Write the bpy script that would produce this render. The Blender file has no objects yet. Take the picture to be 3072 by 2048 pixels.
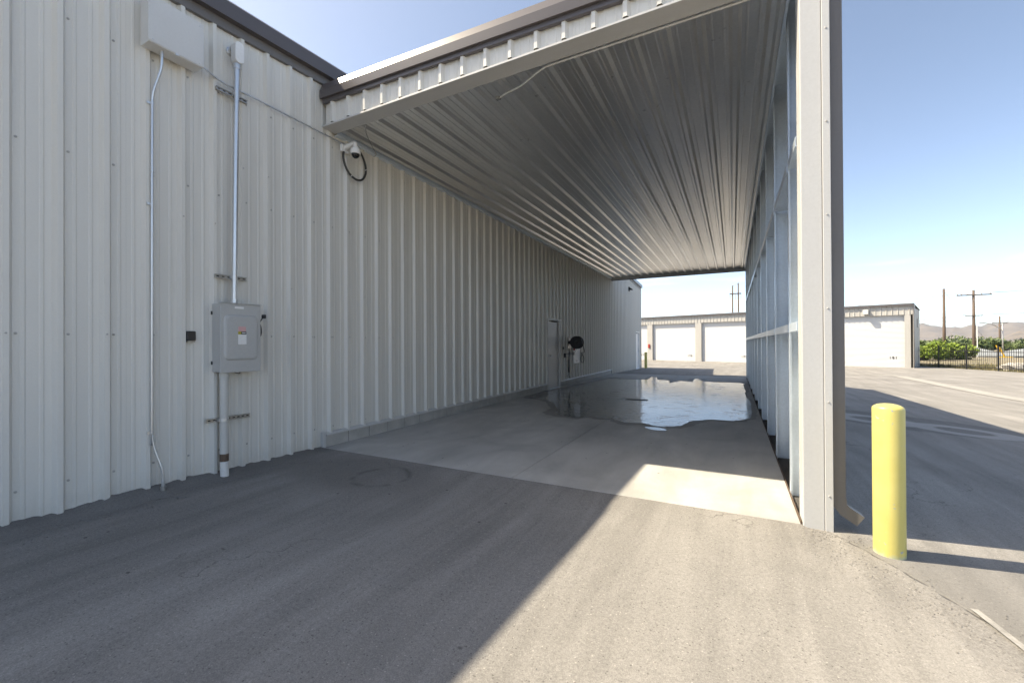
import bpy, math, random
from mathutils import Vector, Matrix, noise as mnoise

random.seed(7)
scene = bpy.context.scene
col = scene.collection

# ------------------------------------------------------------------ camera
cam_data = bpy.data.cameras.new("camera")
cam = bpy.data.objects.new("camera", cam_data)
col.objects.link(cam)
scene.camera = cam
cam_data.sensor_width = 36.0
cam_data.lens = 1272.7 / 3072.0 * 36.0
cam_data.clip_start = 0.05
cam_data.clip_end = 30000
EYE = 1.4
right = Vector((0.886964, 0.461808, -0.005248))
down = Vector((-0.006781, 0.001660, -0.999976))
fwd = Vector((-0.461788, 0.886978, 0.004604))
m = Matrix.Identity(4)
for i in range(3):
    m[i][0] = right[i]
    m[i][1] = -down[i]
    m[i][2] = -fwd[i]
m.translation = (0, 0, EYE)
cam.matrix_world = m

# ------------------------------------------------------------------ sky, sun, exposure
KX, KY = 0.76, 0.266                      # shadow run per metre of height
SUN_EL = math.atan(1.0 / math.hypot(KX, KY))
to_sun = Vector((-KX, -KY, 1.0)).normalized()
world = bpy.data.worlds.new("World")
scene.world = world
world.use_nodes = True
wn, wl = world.node_tree.nodes, world.node_tree.links
wn.clear()
w_out = wn.new("ShaderNodeOutputWorld")
w_bg = wn.new("ShaderNodeBackground")
w_bg.inputs["Strength"].default_value = 0.124
sky = wn.new("ShaderNodeTexSky")
sky.sky_type = 'NISHITA'
sky.sun_disc = False
sky.sun_elevation = SUN_EL
sky.sun_rotation = math.atan2(to_sun.x, to_sun.y)
sky.altitude = 800
sky.air_density = 0.50
sky.dust_density = 1.5
sky.ozone_density = 2.0
# thin streaks of cloud low over the horizon
w_tc = wn.new("ShaderNodeTexCoord")
w_map = wn.new("ShaderNodeMapping")
w_map.inputs["Scale"].default_value = (2.2, 2.2, 22.0)
w_map.inputs["Location"].default_value = (3.1, 0.4, 0.35)
wl.new(w_tc.outputs["Generated"], w_map.inputs["Vector"])
w_no = wn.new("ShaderNodeTexNoise")
w_no.inputs["Scale"].default_value = 1.6
w_no.inputs["Detail"].default_value = 7
w_no.inputs["Roughness"].default_value = 0.55
wl.new(w_map.outputs[0], w_no.inputs["Vector"])
w_r1 = wn.new("ShaderNodeMapRange")
w_r1.inputs[1].default_value = 0.54
w_r1.inputs[2].default_value = 0.68
wl.new(w_no.outputs["Fac"], w_r1.inputs[0])
w_sep = wn.new("ShaderNodeSeparateXYZ")
wl.new(w_tc.outputs["Generated"], w_sep.inputs[0])
w_r2 = wn.new("ShaderNodeMapRange")           # only close above the horizon
w_r2.inputs[1].default_value = 0.17
w_r2.inputs[2].default_value = 0.09
wl.new(w_sep.outputs["Z"], w_r2.inputs[0])
w_mul = wn.new("ShaderNodeMath"); w_mul.operation = 'MULTIPLY'
wl.new(w_r1.outputs[0], w_mul.inputs[0]); wl.new(w_r2.outputs[0], w_mul.inputs[1])
w_mul2 = wn.new("ShaderNodeMath"); w_mul2.operation = 'MULTIPLY'
w_mul2.inputs[1].default_value = 0.5
wl.new(w_mul.outputs[0], w_mul2.inputs[0])
w_mix = wn.new("ShaderNodeMixRGB")
w_mix.inputs["Color2"].default_value = (3.3, 3.35, 3.5, 1)
wl.new(w_mul2.outputs[0], w_mix.inputs["Fac"])
wl.new(sky.outputs[0], w_mix.inputs["Color1"])
wl.new(w_mix.outputs[0], w_bg.inputs["Color"])
wl.new(w_bg.outputs[0], w_out.inputs["Surface"])

sun_data = bpy.data.lights.new("sun", 'SUN')
sun_data.energy = 2.4
sun_data.angle = math.radians(0.55)
sun_data.color = (1.0, 0.99, 0.985)
sun = bpy.data.objects.new("sun", sun_data)
col.objects.link(sun)
sun.rotation_euler = (-to_sun).to_track_quat('-Z', 'Y').to_euler()

vs = scene.view_settings
vs.view_transform = 'Standard'
vs.look = 'None'
vs.gamma = 1.0
vs.exposure = 1.97
vs.use_curve_mapping = False
vs.use_white_balance = True                # the photograph is balanced for the open shade
vs.white_balance_temperature = 8700
vs.white_balance_tint = 6
scene.cycles.use_denoising = True
scene.cycles.use_adaptive_sampling = True
scene.cycles.adaptive_threshold = 0.025
scene.cycles.max_bounces = 6
scene.cycles.diffuse_bounces = 3
scene.cycles.glossy_bounces = 3

# ------------------------------------------------------------------ materials
def new_mat(name):
    mt = bpy.data.materials.new(name)
    mt.use_nodes = True
    nt = mt.node_tree
    return mt, nt.nodes, nt.links, nt.nodes["Principled BSDF"]

class NG:
    """small helper for node graphs"""
    def __init__(s, nodes, links):
        s.n, s.l = nodes, links
        s.geo = nodes.new("ShaderNodeNewGeometry")
    def pos(s, scale=(1, 1, 1), loc=(0, 0, 0), rot=(0, 0, 0)):
        mp = s.n.new("ShaderNodeMapping")
        mp.inputs["Scale"].default_value = scale
        mp.inputs["Location"].default_value = loc
        mp.inputs["Rotation"].default_value = rot
        s.l.new(s.geo.outputs["Position"], mp.inputs["Vector"])
        return mp.outputs[0]
    def noise(s, vec, scale, detail=4, rough=0.55, dist=0.0):
        nd = s.n.new("ShaderNodeTexNoise")
        nd.inputs["Scale"].default_value = scale
        nd.inputs["Detail"].default_value = detail
        nd.inputs["Roughness"].default_value = rough
        nd.inputs["Distortion"].default_value = dist
        s.l.new(vec, nd.inputs["Vector"])
        return nd.outputs["Fac"]
    def voro(s, vec, scale, out="Distance"):
        nd = s.n.new("ShaderNodeTexVoronoi")
        nd.inputs["Scale"].default_value = scale
        s.l.new(vec, nd.inputs["Vector"])
        return nd.outputs[out]
    def rng(s, v, a, b, c=0.0, d=1.0):
        nd = s.n.new("ShaderNodeMapRange")
        for i, q in enumerate((a, b, c, d)):
            nd.inputs[i + 1].default_value = q
        s.l.new(v, nd.inputs[0])
        return nd.outputs[0]
    def math(s, op, a, b=None, c=None):
        nd = s.n.new("ShaderNodeMath"); nd.operation = op
        for i, q in enumerate((a, b, c)):
            if q is None: continue
            if isinstance(q, (int, float)): nd.inputs[i].default_value = q
            else: s.l.new(q, nd.inputs[i])
        return nd.outputs[0]
    def mix(s, fac, a, b, blend='MIX'):
        nd = s.n.new("ShaderNodeMixRGB"); nd.blend_type = blend
        for k, q in (("Fac", fac), ("Color1", a), ("Color2", b)):
            if isinstance(q, (int, float)): nd.inputs[k].default_value = q
            elif isinstance(q, tuple): nd.inputs[k].default_value = (*q[:3], 1)
            else: s.l.new(q, nd.inputs[k])
        return nd.outputs[0]
    def xyz(s):
        nd = s.n.new("ShaderNodeSeparateXYZ")
        s.l.new(s.geo.outputs["Position"], nd.inputs[0])
        return nd.outputs
    def bump(s, h, bsdf, strength=0.3, dist=0.01):
        nd = s.n.new("ShaderNodeBump")
        nd.inputs["Strength"].default_value = strength
        nd.inputs["Distance"].default_value = dist
        s.l.new(h, nd.inputs["Height"])
        s.l.new(nd.outputs[0], bsdf.inputs["Normal"])

def paint(name, c, rough=0.45, metal=0.0, var=0.10, scale=2.5, stretch=(1, 1, 0.25), fine=0.03, fscale=60, coat=0.0, rvar=0.08):
    mt, n, l, b = new_mat(name)
    g = NG(n, l)
    a = g.rng(g.noise(g.pos(stretch), scale, 5), 0.25, 0.75, 1 - var, 1 + var)
    f = g.rng(g.noise(g.pos(), fscale, 3), 0.3, 0.7, 1 - fine, 1 + fine)
    k = g.math('MULTIPLY', a, f)
    cc = g.mix(1.0, c, k, 'MULTIPLY')
    l.new(cc, b.inputs["Base Color"])
    b.inputs["Metallic"].default_value = metal
    r = g.rng(g.noise(g.pos((1, 1, 1), (3, 1, 2)), scale * 2, 4), 0.3, 0.7, rough - rvar, rough + rvar)
    l.new(r, b.inputs["Roughness"])
    if coat:
        b.inputs["Coat Weight"].default_value = coat
        b.inputs["Coat Roughness"].default_value = 0.15
    return mt

M = {}
def wall_mat():
    mt = paint("wall_paint", (0.69, 0.67, 0.625), 0.42, var=0.035, stretch=(2.2, 2.2, 0.18), fine=0.015)
    n, l = mt.node_tree.nodes, mt.node_tree.links
    b = n["Principled BSDF"]
    g = NG(n, l)
    src = b.inputs["Base Color"].links[0].from_socket
    X, Y, Z = g.xyz()
    sp = g.noise(g.pos((1, 1, 0.7)), 7, 6, 0.65)
    dirt = g.math('MULTIPLY', g.rng(g.math('ADD', Z, g.math('MULTIPLY', sp, 0.55)), 0.52, 0.22), g.rng(sp, 0.35, 0.6))
    c = g.mix(g.math('MULTIPLY', dirt, 0.40), src, (0.30, 0.26, 0.21))
    run = g.rng(g.noise(g.pos((9, 9, 0.35), loc=(2, 4, 1)), 1.6, 4), 0.60, 0.75)
    c = g.mix(g.math('MULTIPLY', run, 0.14), c, (0.36, 0.33, 0.29))
    l.new(c, b.inputs["Base Color"])
    g.bump(g.noise(g.pos((1, 1, 0.55)), 2.2, 2), b, 0.12, 0.03)
    return mt
M['wall'] = wall_mat()
M['trim'] = paint("trim_paint", (0.53, 0.525, 0.515), 0.45, var=0.03)
M['brown'] = paint("dark_bronze_trim", (0.105, 0.093, 0.095), 0.28, var=0.01, fine=0.0, rvar=0.005)
M['screw'] = paint("screw_grey", (0.40, 0.39, 0.37), 0.45)
M['oldpaint'] = paint("worn_line_paint", (0.31, 0.295, 0.275), 0.8, var=0.30, scale=9, stretch=(1, 1, 1), fine=0.15)
M['taupe'] = paint("taupe_trim", (0.15, 0.138, 0.132), 0.40, var=0.05)
M['unitwall'] = paint("unit_wall_paint", (0.40, 0.385, 0.36), 0.5, var=0.04)
M['doorwhite'] = paint("door_white", (0.52, 0.525, 0.53), 0.45, var=0.03, stretch=(0.3, 0.3, 4))
M['gutter'] = paint("gutter_concrete", (0.31, 0.295, 0.27), 0.85, var=0.12, stretch=(1, 1, 1))
M['white'] = paint("white_paint", (0.80, 0.80, 0.79), 0.45, var=0.02)
M['galv'] = paint("galvanised_steel", (0.74, 0.84, 0.94), 0.34, 0.60, var=0.07, scale=1.5, stretch=(1, 1, 1), fine=0.04, fscale=40, rvar=0.06)
M['conduit'] = paint("conduit_steel", (0.66, 0.67, 0.68), 0.36, 0.85, var=0.06, fine=0.04)
M['strut'] = paint("strut_steel", (0.42, 0.41, 0.39), 0.42, 0.8, var=0.12, fine=0.1)
M['boxgrey'] = paint("enclosure_grey", (0.63, 0.63, 0.62), 0.42, var=0.03, fine=0.02)
M['switchgrey'] = paint("switch_grey", (0.46, 0.462, 0.455), 0.40, var=0.04, fine=0.03)
M['black'] = paint("black_plastic", (0.022, 0.022, 0.024), 0.40, var=0.2)
M['rubber'] = paint("dark_rubber", (0.045, 0.044, 0.042), 0.55, var=0.2)
M['pvc'] = paint("grey_pvc", (0.55, 0.545, 0.52), 0.5, var=0.06)
M['pvcwhite'] = paint("white_pvc", (0.72, 0.71, 0.69), 0.45, var=0.08)
M['rust'] = paint("rust_brown", (0.13, 0.085, 0.06), 0.7, var=0.25, fine=0.15)
M['block'] = paint("block_concrete", (0.44, 0.425, 0.40), 0.9, var=0.16, scale=5, stretch=(1, 1, 1), fine=0.10, fscale=120)
M['mortar'] = paint("mortar", (0.13, 0.125, 0.115), 0.95, var=0.15)
M['soil'] = paint("dirt_gap", (0.065, 0.06, 0.055), 0.95, var=0.3, fine=0.3)
M['pink'] = paint("pink_sticker", (0.66, 0.38, 0.38), 0.5, var=0.03)
M['yelsticker'] = paint("yellow_sticker", (0.42, 0.36, 0.05), 0.5, var=0.03)
M['wood'] = paint("pole_wood", (0.12, 0.085, 0.065), 0.9, var=0.25, scale=6, stretch=(1, 1, 0.1), fine=0.15)
M['wire'] = paint("wire_black", (0.05, 0.05, 0.055), 0.6, var=0.1)
M['iron'] = paint("fence_iron", (0.02, 0.02, 0.022), 0.5, var=0.1)
M['greyroof'] = paint("pale_roof", (0.27, 0.285, 0.29), 0.6, var=0.12, scale=0.8)
M['yellowarm'] = paint("machine_yellow", (0.55, 0.33, 0.03), 0.5)
M['red'] = paint("red_metal", (0.35, 0.03, 0.02), 0.5)
M['boulder'] = paint("boulder_stone", (0.40, 0.37, 0.33), 0.95, var=0.3, scale=1.6, stretch=(1, 1, 1), fine=0.15, fscale=14)
M['lens'] = paint("lens_glass", (0.01, 0.01, 0.012), 0.06, var=0.0)
M['inkblack'] = paint("black_lettering", (0.02, 0.02, 0.02), 0.6, var=0.0)

def ceiling_mat():
    mt, n, l, b = new_mat("galvalume_liner")
    g = NG(n, l)
    a = g.noise(g.pos((1.6, 0.35, 1)), 2.2, 6)
    f = g.voro(g.pos((1, 1, 1)), 55, "Color")
    sp = n.new("ShaderNodeRGBToBW"); l.new(f, sp.inputs[0])
    k = g.math('MULTIPLY', g.rng(a, 0.3, 0.7, 0.93, 1.05), g.rng(sp.outputs[0], 0, 1, 0.96, 1.04))
    # dark water spots
    d = g.rng(g.noise(g.pos((1, 1, 1), (5, 2, 0)), 9, 3), 0.70, 0.76, 1.0, 0.72)
    k = g.math('MULTIPLY', k, d)
    l.new(g.mix(1.0, (0.84, 0.83, 0.81), k, 'MULTIPLY'), b.inputs["Base Color"])
    b.inputs["Metallic"].default_value = 0.88
    l.new(g.rng(a, 0.3, 0.7, 0.30, 0.36), b.inputs["Roughness"])
    g.bump(g.noise(g.pos((1, 0.6, 1)), 2.0, 2), b, 0.04, 0.01)
    return mt
M['liner'] = ceiling_mat()

def asphalt_mat():
    mt, n, l, b = new_mat("worn_asphalt")
    g = NG(n, l)
    agg = g.noise(g.pos(), 170, 2, 0.7)
    agg2 = g.noise(g.pos(), 55, 2, 0.65)
    big = g.noise(g.pos(loc=(4, 9, 0)), 0.55, 4, 0.6, 0.6)
    strk = g.noise(g.pos((2.6, 0.22, 1), rot=(0, 0, 0.06)), 1.5, 5, 0.62, 0.4)
    k = g.math('MULTIPLY', g.rng(agg, 0.25, 0.75, 0.70, 1.30), g.rng(agg2, 0.25, 0.75, 0.86, 1.14))
    k = g.math('MULTIPLY', k, g.rng(big, 0.3, 0.7, 0.86, 1.12))
    k = g.math('MULTIPLY', k, g.rng(strk, 0.3, 0.7, 0.80, 1.15))
    # pale stones and dark pits
    vd = g.voro(g.pos(), 75)
    vc = vd.node.outputs["Color"]
    sep = n.new("ShaderNodeSeparateColor"); l.new(vc, sep.inputs[0])
    stone = g.math('MULTIPLY', g.rng(vd, 0.34, 0.22), g.rng(sep.outputs[0], 0.93, 0.95))
    pit = g.math('MULTIPLY', g.rng(vd, 0.40, 0.28), g.rng(sep.outputs[1], 0.90, 0.93))
    c = g.mix(1.0, (0.246, 0.232, 0.217), k, 'MULTIPLY')
    c = g.mix(g.math('MULTIPLY', stone, 0.6), c, (0.46, 0.43, 0.39))
    c = g.mix(g.math('MULTIPLY', pit, 0.55), c, (0.05, 0.046, 0.042))
    sv = g.voro(g.pos((1, 1.4, 1)), 4.5)
    ssep = n.new("ShaderNodeSeparateColor"); l.new(sv.node.outputs["Color"], ssep.inputs[0])
    bit = g.math('MULTIPLY', g.rng(sv, 0.075, 0.05), g.rng(ssep.outputs[0], 0.86, 0.88))
    c = g.mix(g.math('MULTIPLY', bit, 0.75), c, (0.035, 0.032, 0.03))
    cv = n.new("ShaderNodeTexVoronoi"); cv.feature = 'DISTANCE_TO_EDGE'
    cv.inputs["Scale"].default_value = 0.42
    cvec = n.new("ShaderNodeVectorMath"); cvec.operation = 'ADD'
    cn = n.new("ShaderNodeTexNoise"); cn.inputs["Scale"].default_value = 2.6; cn.inputs["Detail"].default_value = 4
    l.new(g.geo.outputs["Position"], cn.inputs["Vector"])
    l.new(g.geo.outputs["Position"], cvec.inputs[0]); l.new(cn.outputs["Color"], cvec.inputs[1])
    l.new(cvec.outputs[0], cv.inputs["Vector"])
    fine_crack = g.math('MULTIPLY', g.rng(cv.outputs["Distance"], 0.0042, 0.0012), g.rng(big, 0.50, 0.60))
    c = g.mix(g.math('MULTIPLY', fine_crack, 0.55), c, (0.05, 0.046, 0.042))
    X, Y, Z = g.xyz()
    wob = g.noise(g.pos(), 1.1, 5)
    wob2 = g.noise(g.pos(loc=(7, 3, 0)), 6, 4)
    # newer, greyer asphalt on the right of an irregular seam running out from the column
    def line_dist(x0, y0, x1, y1, amp):
        dx, dy = x1 - x0, y1 - y0
        L = math.hypot(dx, dy)
        nx, ny = -dy / L, dx / L
        v = g.math('ADD', g.math('MULTIPLY', X, nx), g.math('MULTIPLY', Y, ny))
        v = g.math('SUBTRACT', v, nx * x0 + ny * y0)
        return g.math('ADD', v, g.math('MULTIPLY', g.math('SUBTRACT', wob, 0.5), amp))
    seam = line_dist(0.72, 3.75, 1.42, 2.62, 0.22)
    inner = g.math('ADD', seam, g.math('MULTIPLY', g.math('SUBTRACT', wob2, 0.5), 0.05))
    ybelow = g.rng(Y, 3.95, 3.80)
    crack = g.math('MULTIPLY', g.rng(g.math('ABSOLUTE', inner), 0.012, 0.004), g.rng(wob2, 0.42, 0.52))
    crack = g.math('MULTIPLY', crack, ybelow)
    fresh = g.math('MULTIPLY', g.rng(inner, -0.01, 0.02), g.math('MULTIPLY', ybelow, g.rng(X, 0.6, 0.8)))
    c = g.mix(g.math('MULTIPLY', fresh, 0.45), c, (0.145, 0.140, 0.135))
    c = g.mix(g.math('MULTIPLY', crack, 0.6), c, (0.04, 0.037, 0.034))
    # loose gravelly strip along the seam
    rough_zone = g.math('MULTIPLY', g.rng(g.math('ABSOLUTE', g.math('ADD', seam, 0.16)), 0.28, 0.05), ybelow)
    rough_zone = g.math('MULTIPLY', rough_zone, g.rng(g.noise(g.pos(), 60, 4, 0.75), 0.45, 0.62))
    c = g.mix(g.math('MULTIPLY', rough_zone, 0.35), c, (0.085, 0.077, 0.07))
    # dried rings of silt around two old puddles
    def ring(cx, cy, rx, ry, r0, r1, soft):
        ex = g.math('DIVIDE', g.math('SUBTRACT', X, cx), rx)
        ey = g.math('DIVIDE', g.math('SUBTRACT', Y, cy), ry)
        r = g.math('SQRT', g.math('ADD', g.math('MULTIPLY', ex, ex), g.math('MULTIPLY', ey, ey)))
        r = g.math('ADD', r, g.math('MULTIPLY', g.math('SUBTRACT', wob, 0.5), 0.35))
        inn = g.rng(r, r0 - soft, r0 + soft)
        out = g.rng(r, r1 + soft, r1 - soft)
        return inn, out
    i1, o1 = ring(2.42, 10.6, 0.80, 0.62, 0.45, 1.0, 0.05)
    i2, o2 = ring(3.62, 10.4, 0.80, 0.62, 0.45, 1.0, 0.05)
    silt = g.math('MAXIMUM', g.math('MULTIPLY', i1, o1), g.math('MULTIPLY', i2, o2))
    c = g.mix(g.math('MULTIPLY', silt, 0.6), c, (0.36, 0.35, 0.34))
    i3, o3 = ring(3.0, 10.75, 1.85, 1.1, 0.0, 1.0, 0.06)
    damp = g.math('MULTIPLY', o3, g.math('SUBTRACT', 1.0, silt))
    c = g.mix(g.math('MULTIPLY', damp, 0.42), c, (0.055, 0.052, 0.05))
    # old dried stain in front of the slab by the wall
    i4, o4 = ring(-3.34, 3.36, 0.32, 0.31, 0.86, 1.0, 0.09)
    edge = g.math('MULTIPLY', i4, o4)
    c = g.mix(g.math('MULTIPLY', g.math('MULTIPLY', edge, g.rng(wob2, 0.40, 0.6, 0.0, 1.0)), 0.6), c, (0.06, 0.055, 0.05))
    i5, o5 = ring(-3.65, 3.35, 1.0, 0.5, 0.0, 1.0, 0.25)
    c = g.mix(g.math('MULTIPLY', g.math('MULTIPLY', o5, g.rng(strk, 0.35, 0.6)), 0.35), c, (0.085, 0.076, 0.068))
    # oily dark verge along the wall foot
    verge = g.math('MULTIPLY', g.rng(g.math('ADD', X, g.math('MULTIPLY', wob, 0.5)), -4.15, -4.7), g.rng(Y, 4.2, 3.8))
    c = g.mix(g.math('MULTIPLY', verge, 0.45), c, (0.075, 0.07, 0.066))
    # tyre arcs far out on the lot
    tyre = g.rng(g.noise(g.pos((0.25, 1.6, 1), rot=(0, 0, -0.25), loc=(2, 0, 0)), 0.9, 5, 0.5, 0.7), 0.55, 0.70)
    tyre = g.math('MULTIPLY', tyre, g.rng(Y, 16, 24))
    c = g.mix(g.math('MULTIPLY', tyre, 0.45), c, (0.10, 0.092, 0.085))
    l.new(c, b.inputs["Base Color"])
    b.inputs["Roughness"].default_value = 0.88
    b.inputs["Specular IOR Level"].default_value = 0.35
    hgt = g.math('ADD', g.math('MULTIPLY', agg, 0.6), g.math('MULTIPLY', agg2, 0.7))
    hgt = g.math('SUBTRACT', hgt, g.math('MULTIPLY', crack, 2.0))
    g.bump(hgt, b, 0.55, 0.006)
    return mt
M['asphalt'] = asphalt_mat()

def concrete_mat(name, wet=False, damp=False):
    mt, n, l, b = new_mat(name)
    g = NG(n, l)
    cl = g.noise(g.pos((1.1, 0.8, 1), loc=(2, 1, 0)), 0.9, 7, 0.62, 0.5)
    st = g.noise(g.pos((2.4, 0.35, 1), rot=(0, 0, 0.5)), 1.4, 6, 0.6, 0.6)
    fi = g.noise(g.pos(), 140, 3, 0.6)
    k = g.math('MULTIPLY', g.rng(cl, 0.3, 0.7, 0.72, 1.16), g.rng(st, 0.3, 0.7, 0.88, 1.10))
    k = g.math('MULTIPLY', k, g.rng(fi, 0.3, 0.7, 0.94, 1.06))
    base = (0.47, 0.455, 0.43)
    c = g.mix(1.0, base, k, 'MULTIPLY')
    vd = g.voro(g.pos(), 7)
    vc = vd.node.outputs["Color"]
    sep = n.new("ShaderNodeSeparateColor"); l.new(vc, sep.inputs[0])
    fleck = g.math('MULTIPLY', g.rng(vd, 0.11, 0.06), g.rng(sep.outputs[0], 0.80, 0.84))
    c = g.mix(g.math('MULTIPLY', fleck, 0.7), c, (0.05, 0.047, 0.043))
    if damp: c = g.mix(1.0, c, (0.66, 0.65, 0.64), 'MULTIPLY')
    if wet:
        rr = g.noise(g.pos((1.0, 1.5, 1), loc=(1, 5, 0)), 2.4, 7, 0.72, 0.9)
        film = g.rng(rr, 0.64, 0.54)                 # 1 standing water, 0 merely damp
        c = g.mix(1.0, c, g.mix(film, (0.62, 0.61, 0.60), (0.42, 0.41, 0.40)), 'MULTIPLY')
        l.new(c, b.inputs["Base Color"])
        b.inputs["IOR"].default_value = 1.36
        l.new(g.rng(film, 0.0, 1.0, 0.34, 0.035), b.inputs["Roughness"])
        hb = g.math('ADD', g.noise(g.pos(), 6, 3), g.math('MULTIPLY', g.noise(g.pos(), 26, 3), 0.35))
        g.bump(hb, b, 0.16, 0.02)
    else:
        l.new(c, b.inputs["Base Color"])
        l.new(g.rng(st, 0.3, 0.7, 0.55, 0.75), b.inputs["Roughness"])
        g.bump(g.math('ADD', fi, g.math('MULTIPLY', cl, 2.0)), b, 0.12, 0.004)
    return mt
M['concrete'] = concrete_mat("broomed_concrete")
M['wet'] = concrete_mat("wet_concrete", True)
M['damp'] = concrete_mat("damp_concrete", False, True)

def yellow_mat():
    mt, n, l, b = new_mat("bollard_yellow")
    g = NG(n, l)
    big = g.noise(g.pos(), 6, 4)
    chipn = g.noise(g.pos(), 22, 5, 0.6)
    X, Y, Z = g.xyz()
    c = g.mix(g.rng(big, 0.3, 0.7), (0.55, 0.47, 0.14), (0.59, 0.515, 0.175))
    chip = g.rng(chipn, 0.665, 0.675)
    scuff = g.rng(g.noise(g.pos((3, 3, 0.8)), 9, 5, 0.65), 0.58, 0.75)
    c = g.mix(g.math('MULTIPLY', scuff, 0.30), c, (0.36, 0.30, 0.12))
    c = g.mix(chip, c, (0.33, 0.36, 0.36))
    tc = n.new("ShaderNodeTexCoord"); oz = n.new("ShaderNodeSeparateXYZ"); l.new(tc.outputs["Object"], oz.inputs[0])
    foot = g.rng(g.math('ADD', oz.outputs[2], g.math('MULTIPLY', g.math('SUBTRACT', chipn, 0.5), 0.10)), 0.035, 0.0)
    c = g.mix(g.math('MULTIPLY', foot, 0.8), c, (0.42, 0.47, 0.38))
    l.new(c, b.inputs["Base Color"])
    b.inputs["Roughness"].default_value = 0.38
    g.bump(g.noise(g.pos(), 35, 3), b, 0.12, 0.004)
    return mt
M['yellow'] = yellow_mat()

def leaf_mat(name, c1, c2):
    mt, n, l, b = new_mat(name)
    g = NG(n, l)
    f = g.noise(g.pos(), 2.2, 4)
    l.new(g.mix(g.rng(f, 0.35, 0.65), c1, c2), b.inputs["Base Color"])
    b.inputs["Roughness"].default_value = 0.6
    b.inputs["Transmission Weight"].default_value = 0.0
    b.inputs["Subsurface Weight"].default_value = 0.0
    return mt
M['leaf_bright'] = leaf_mat("leaf_bright", (0.10, 0.155, 0.012), (0.17, 0.23, 0.02))
M['leaf_dark'] = leaf_mat("leaf_dark", (0.045, 0.075, 0.018), (0.085, 0.115, 0.03))
M['grass'] = leaf_mat("dry_grass", (0.13, 0.13, 0.05), (0.25, 0.20, 0.10))

def land_mat(name, c1, c2, c3, sc):
    mt, n, l, b = new_mat(name)
    g = NG(n, l)
    f = g.noise(g.pos(), sc, 8, 0.6, 0.4)
    f2 = g.noise(g.pos(loc=(31, 7, 0)), sc * 3.1, 6, 0.6)
    c = g.mix(g.rng(f, 0.38, 0.62), c1, c2)
    c = g.mix(g.math('MULTIPLY', g.rng(f2, 0.5, 0.7), 0.7), c, c3)
    l.new(c, b.inputs["Base Color"])
    b.inputs["Roughness"].default_value = 0.95
    return mt
M['land'] = land_mat("dry_ground", (0.22, 0.18, 0.12), (0.30, 0.25, 0.17), (0.11, 0.12, 0.05), 0.12)
M['hill'] = land_mat("dry_hillside", (0.14, 0.118, 0.096), (0.20, 0.162, 0.126), (0.06, 0.056, 0.048), 0.0035)

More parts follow.
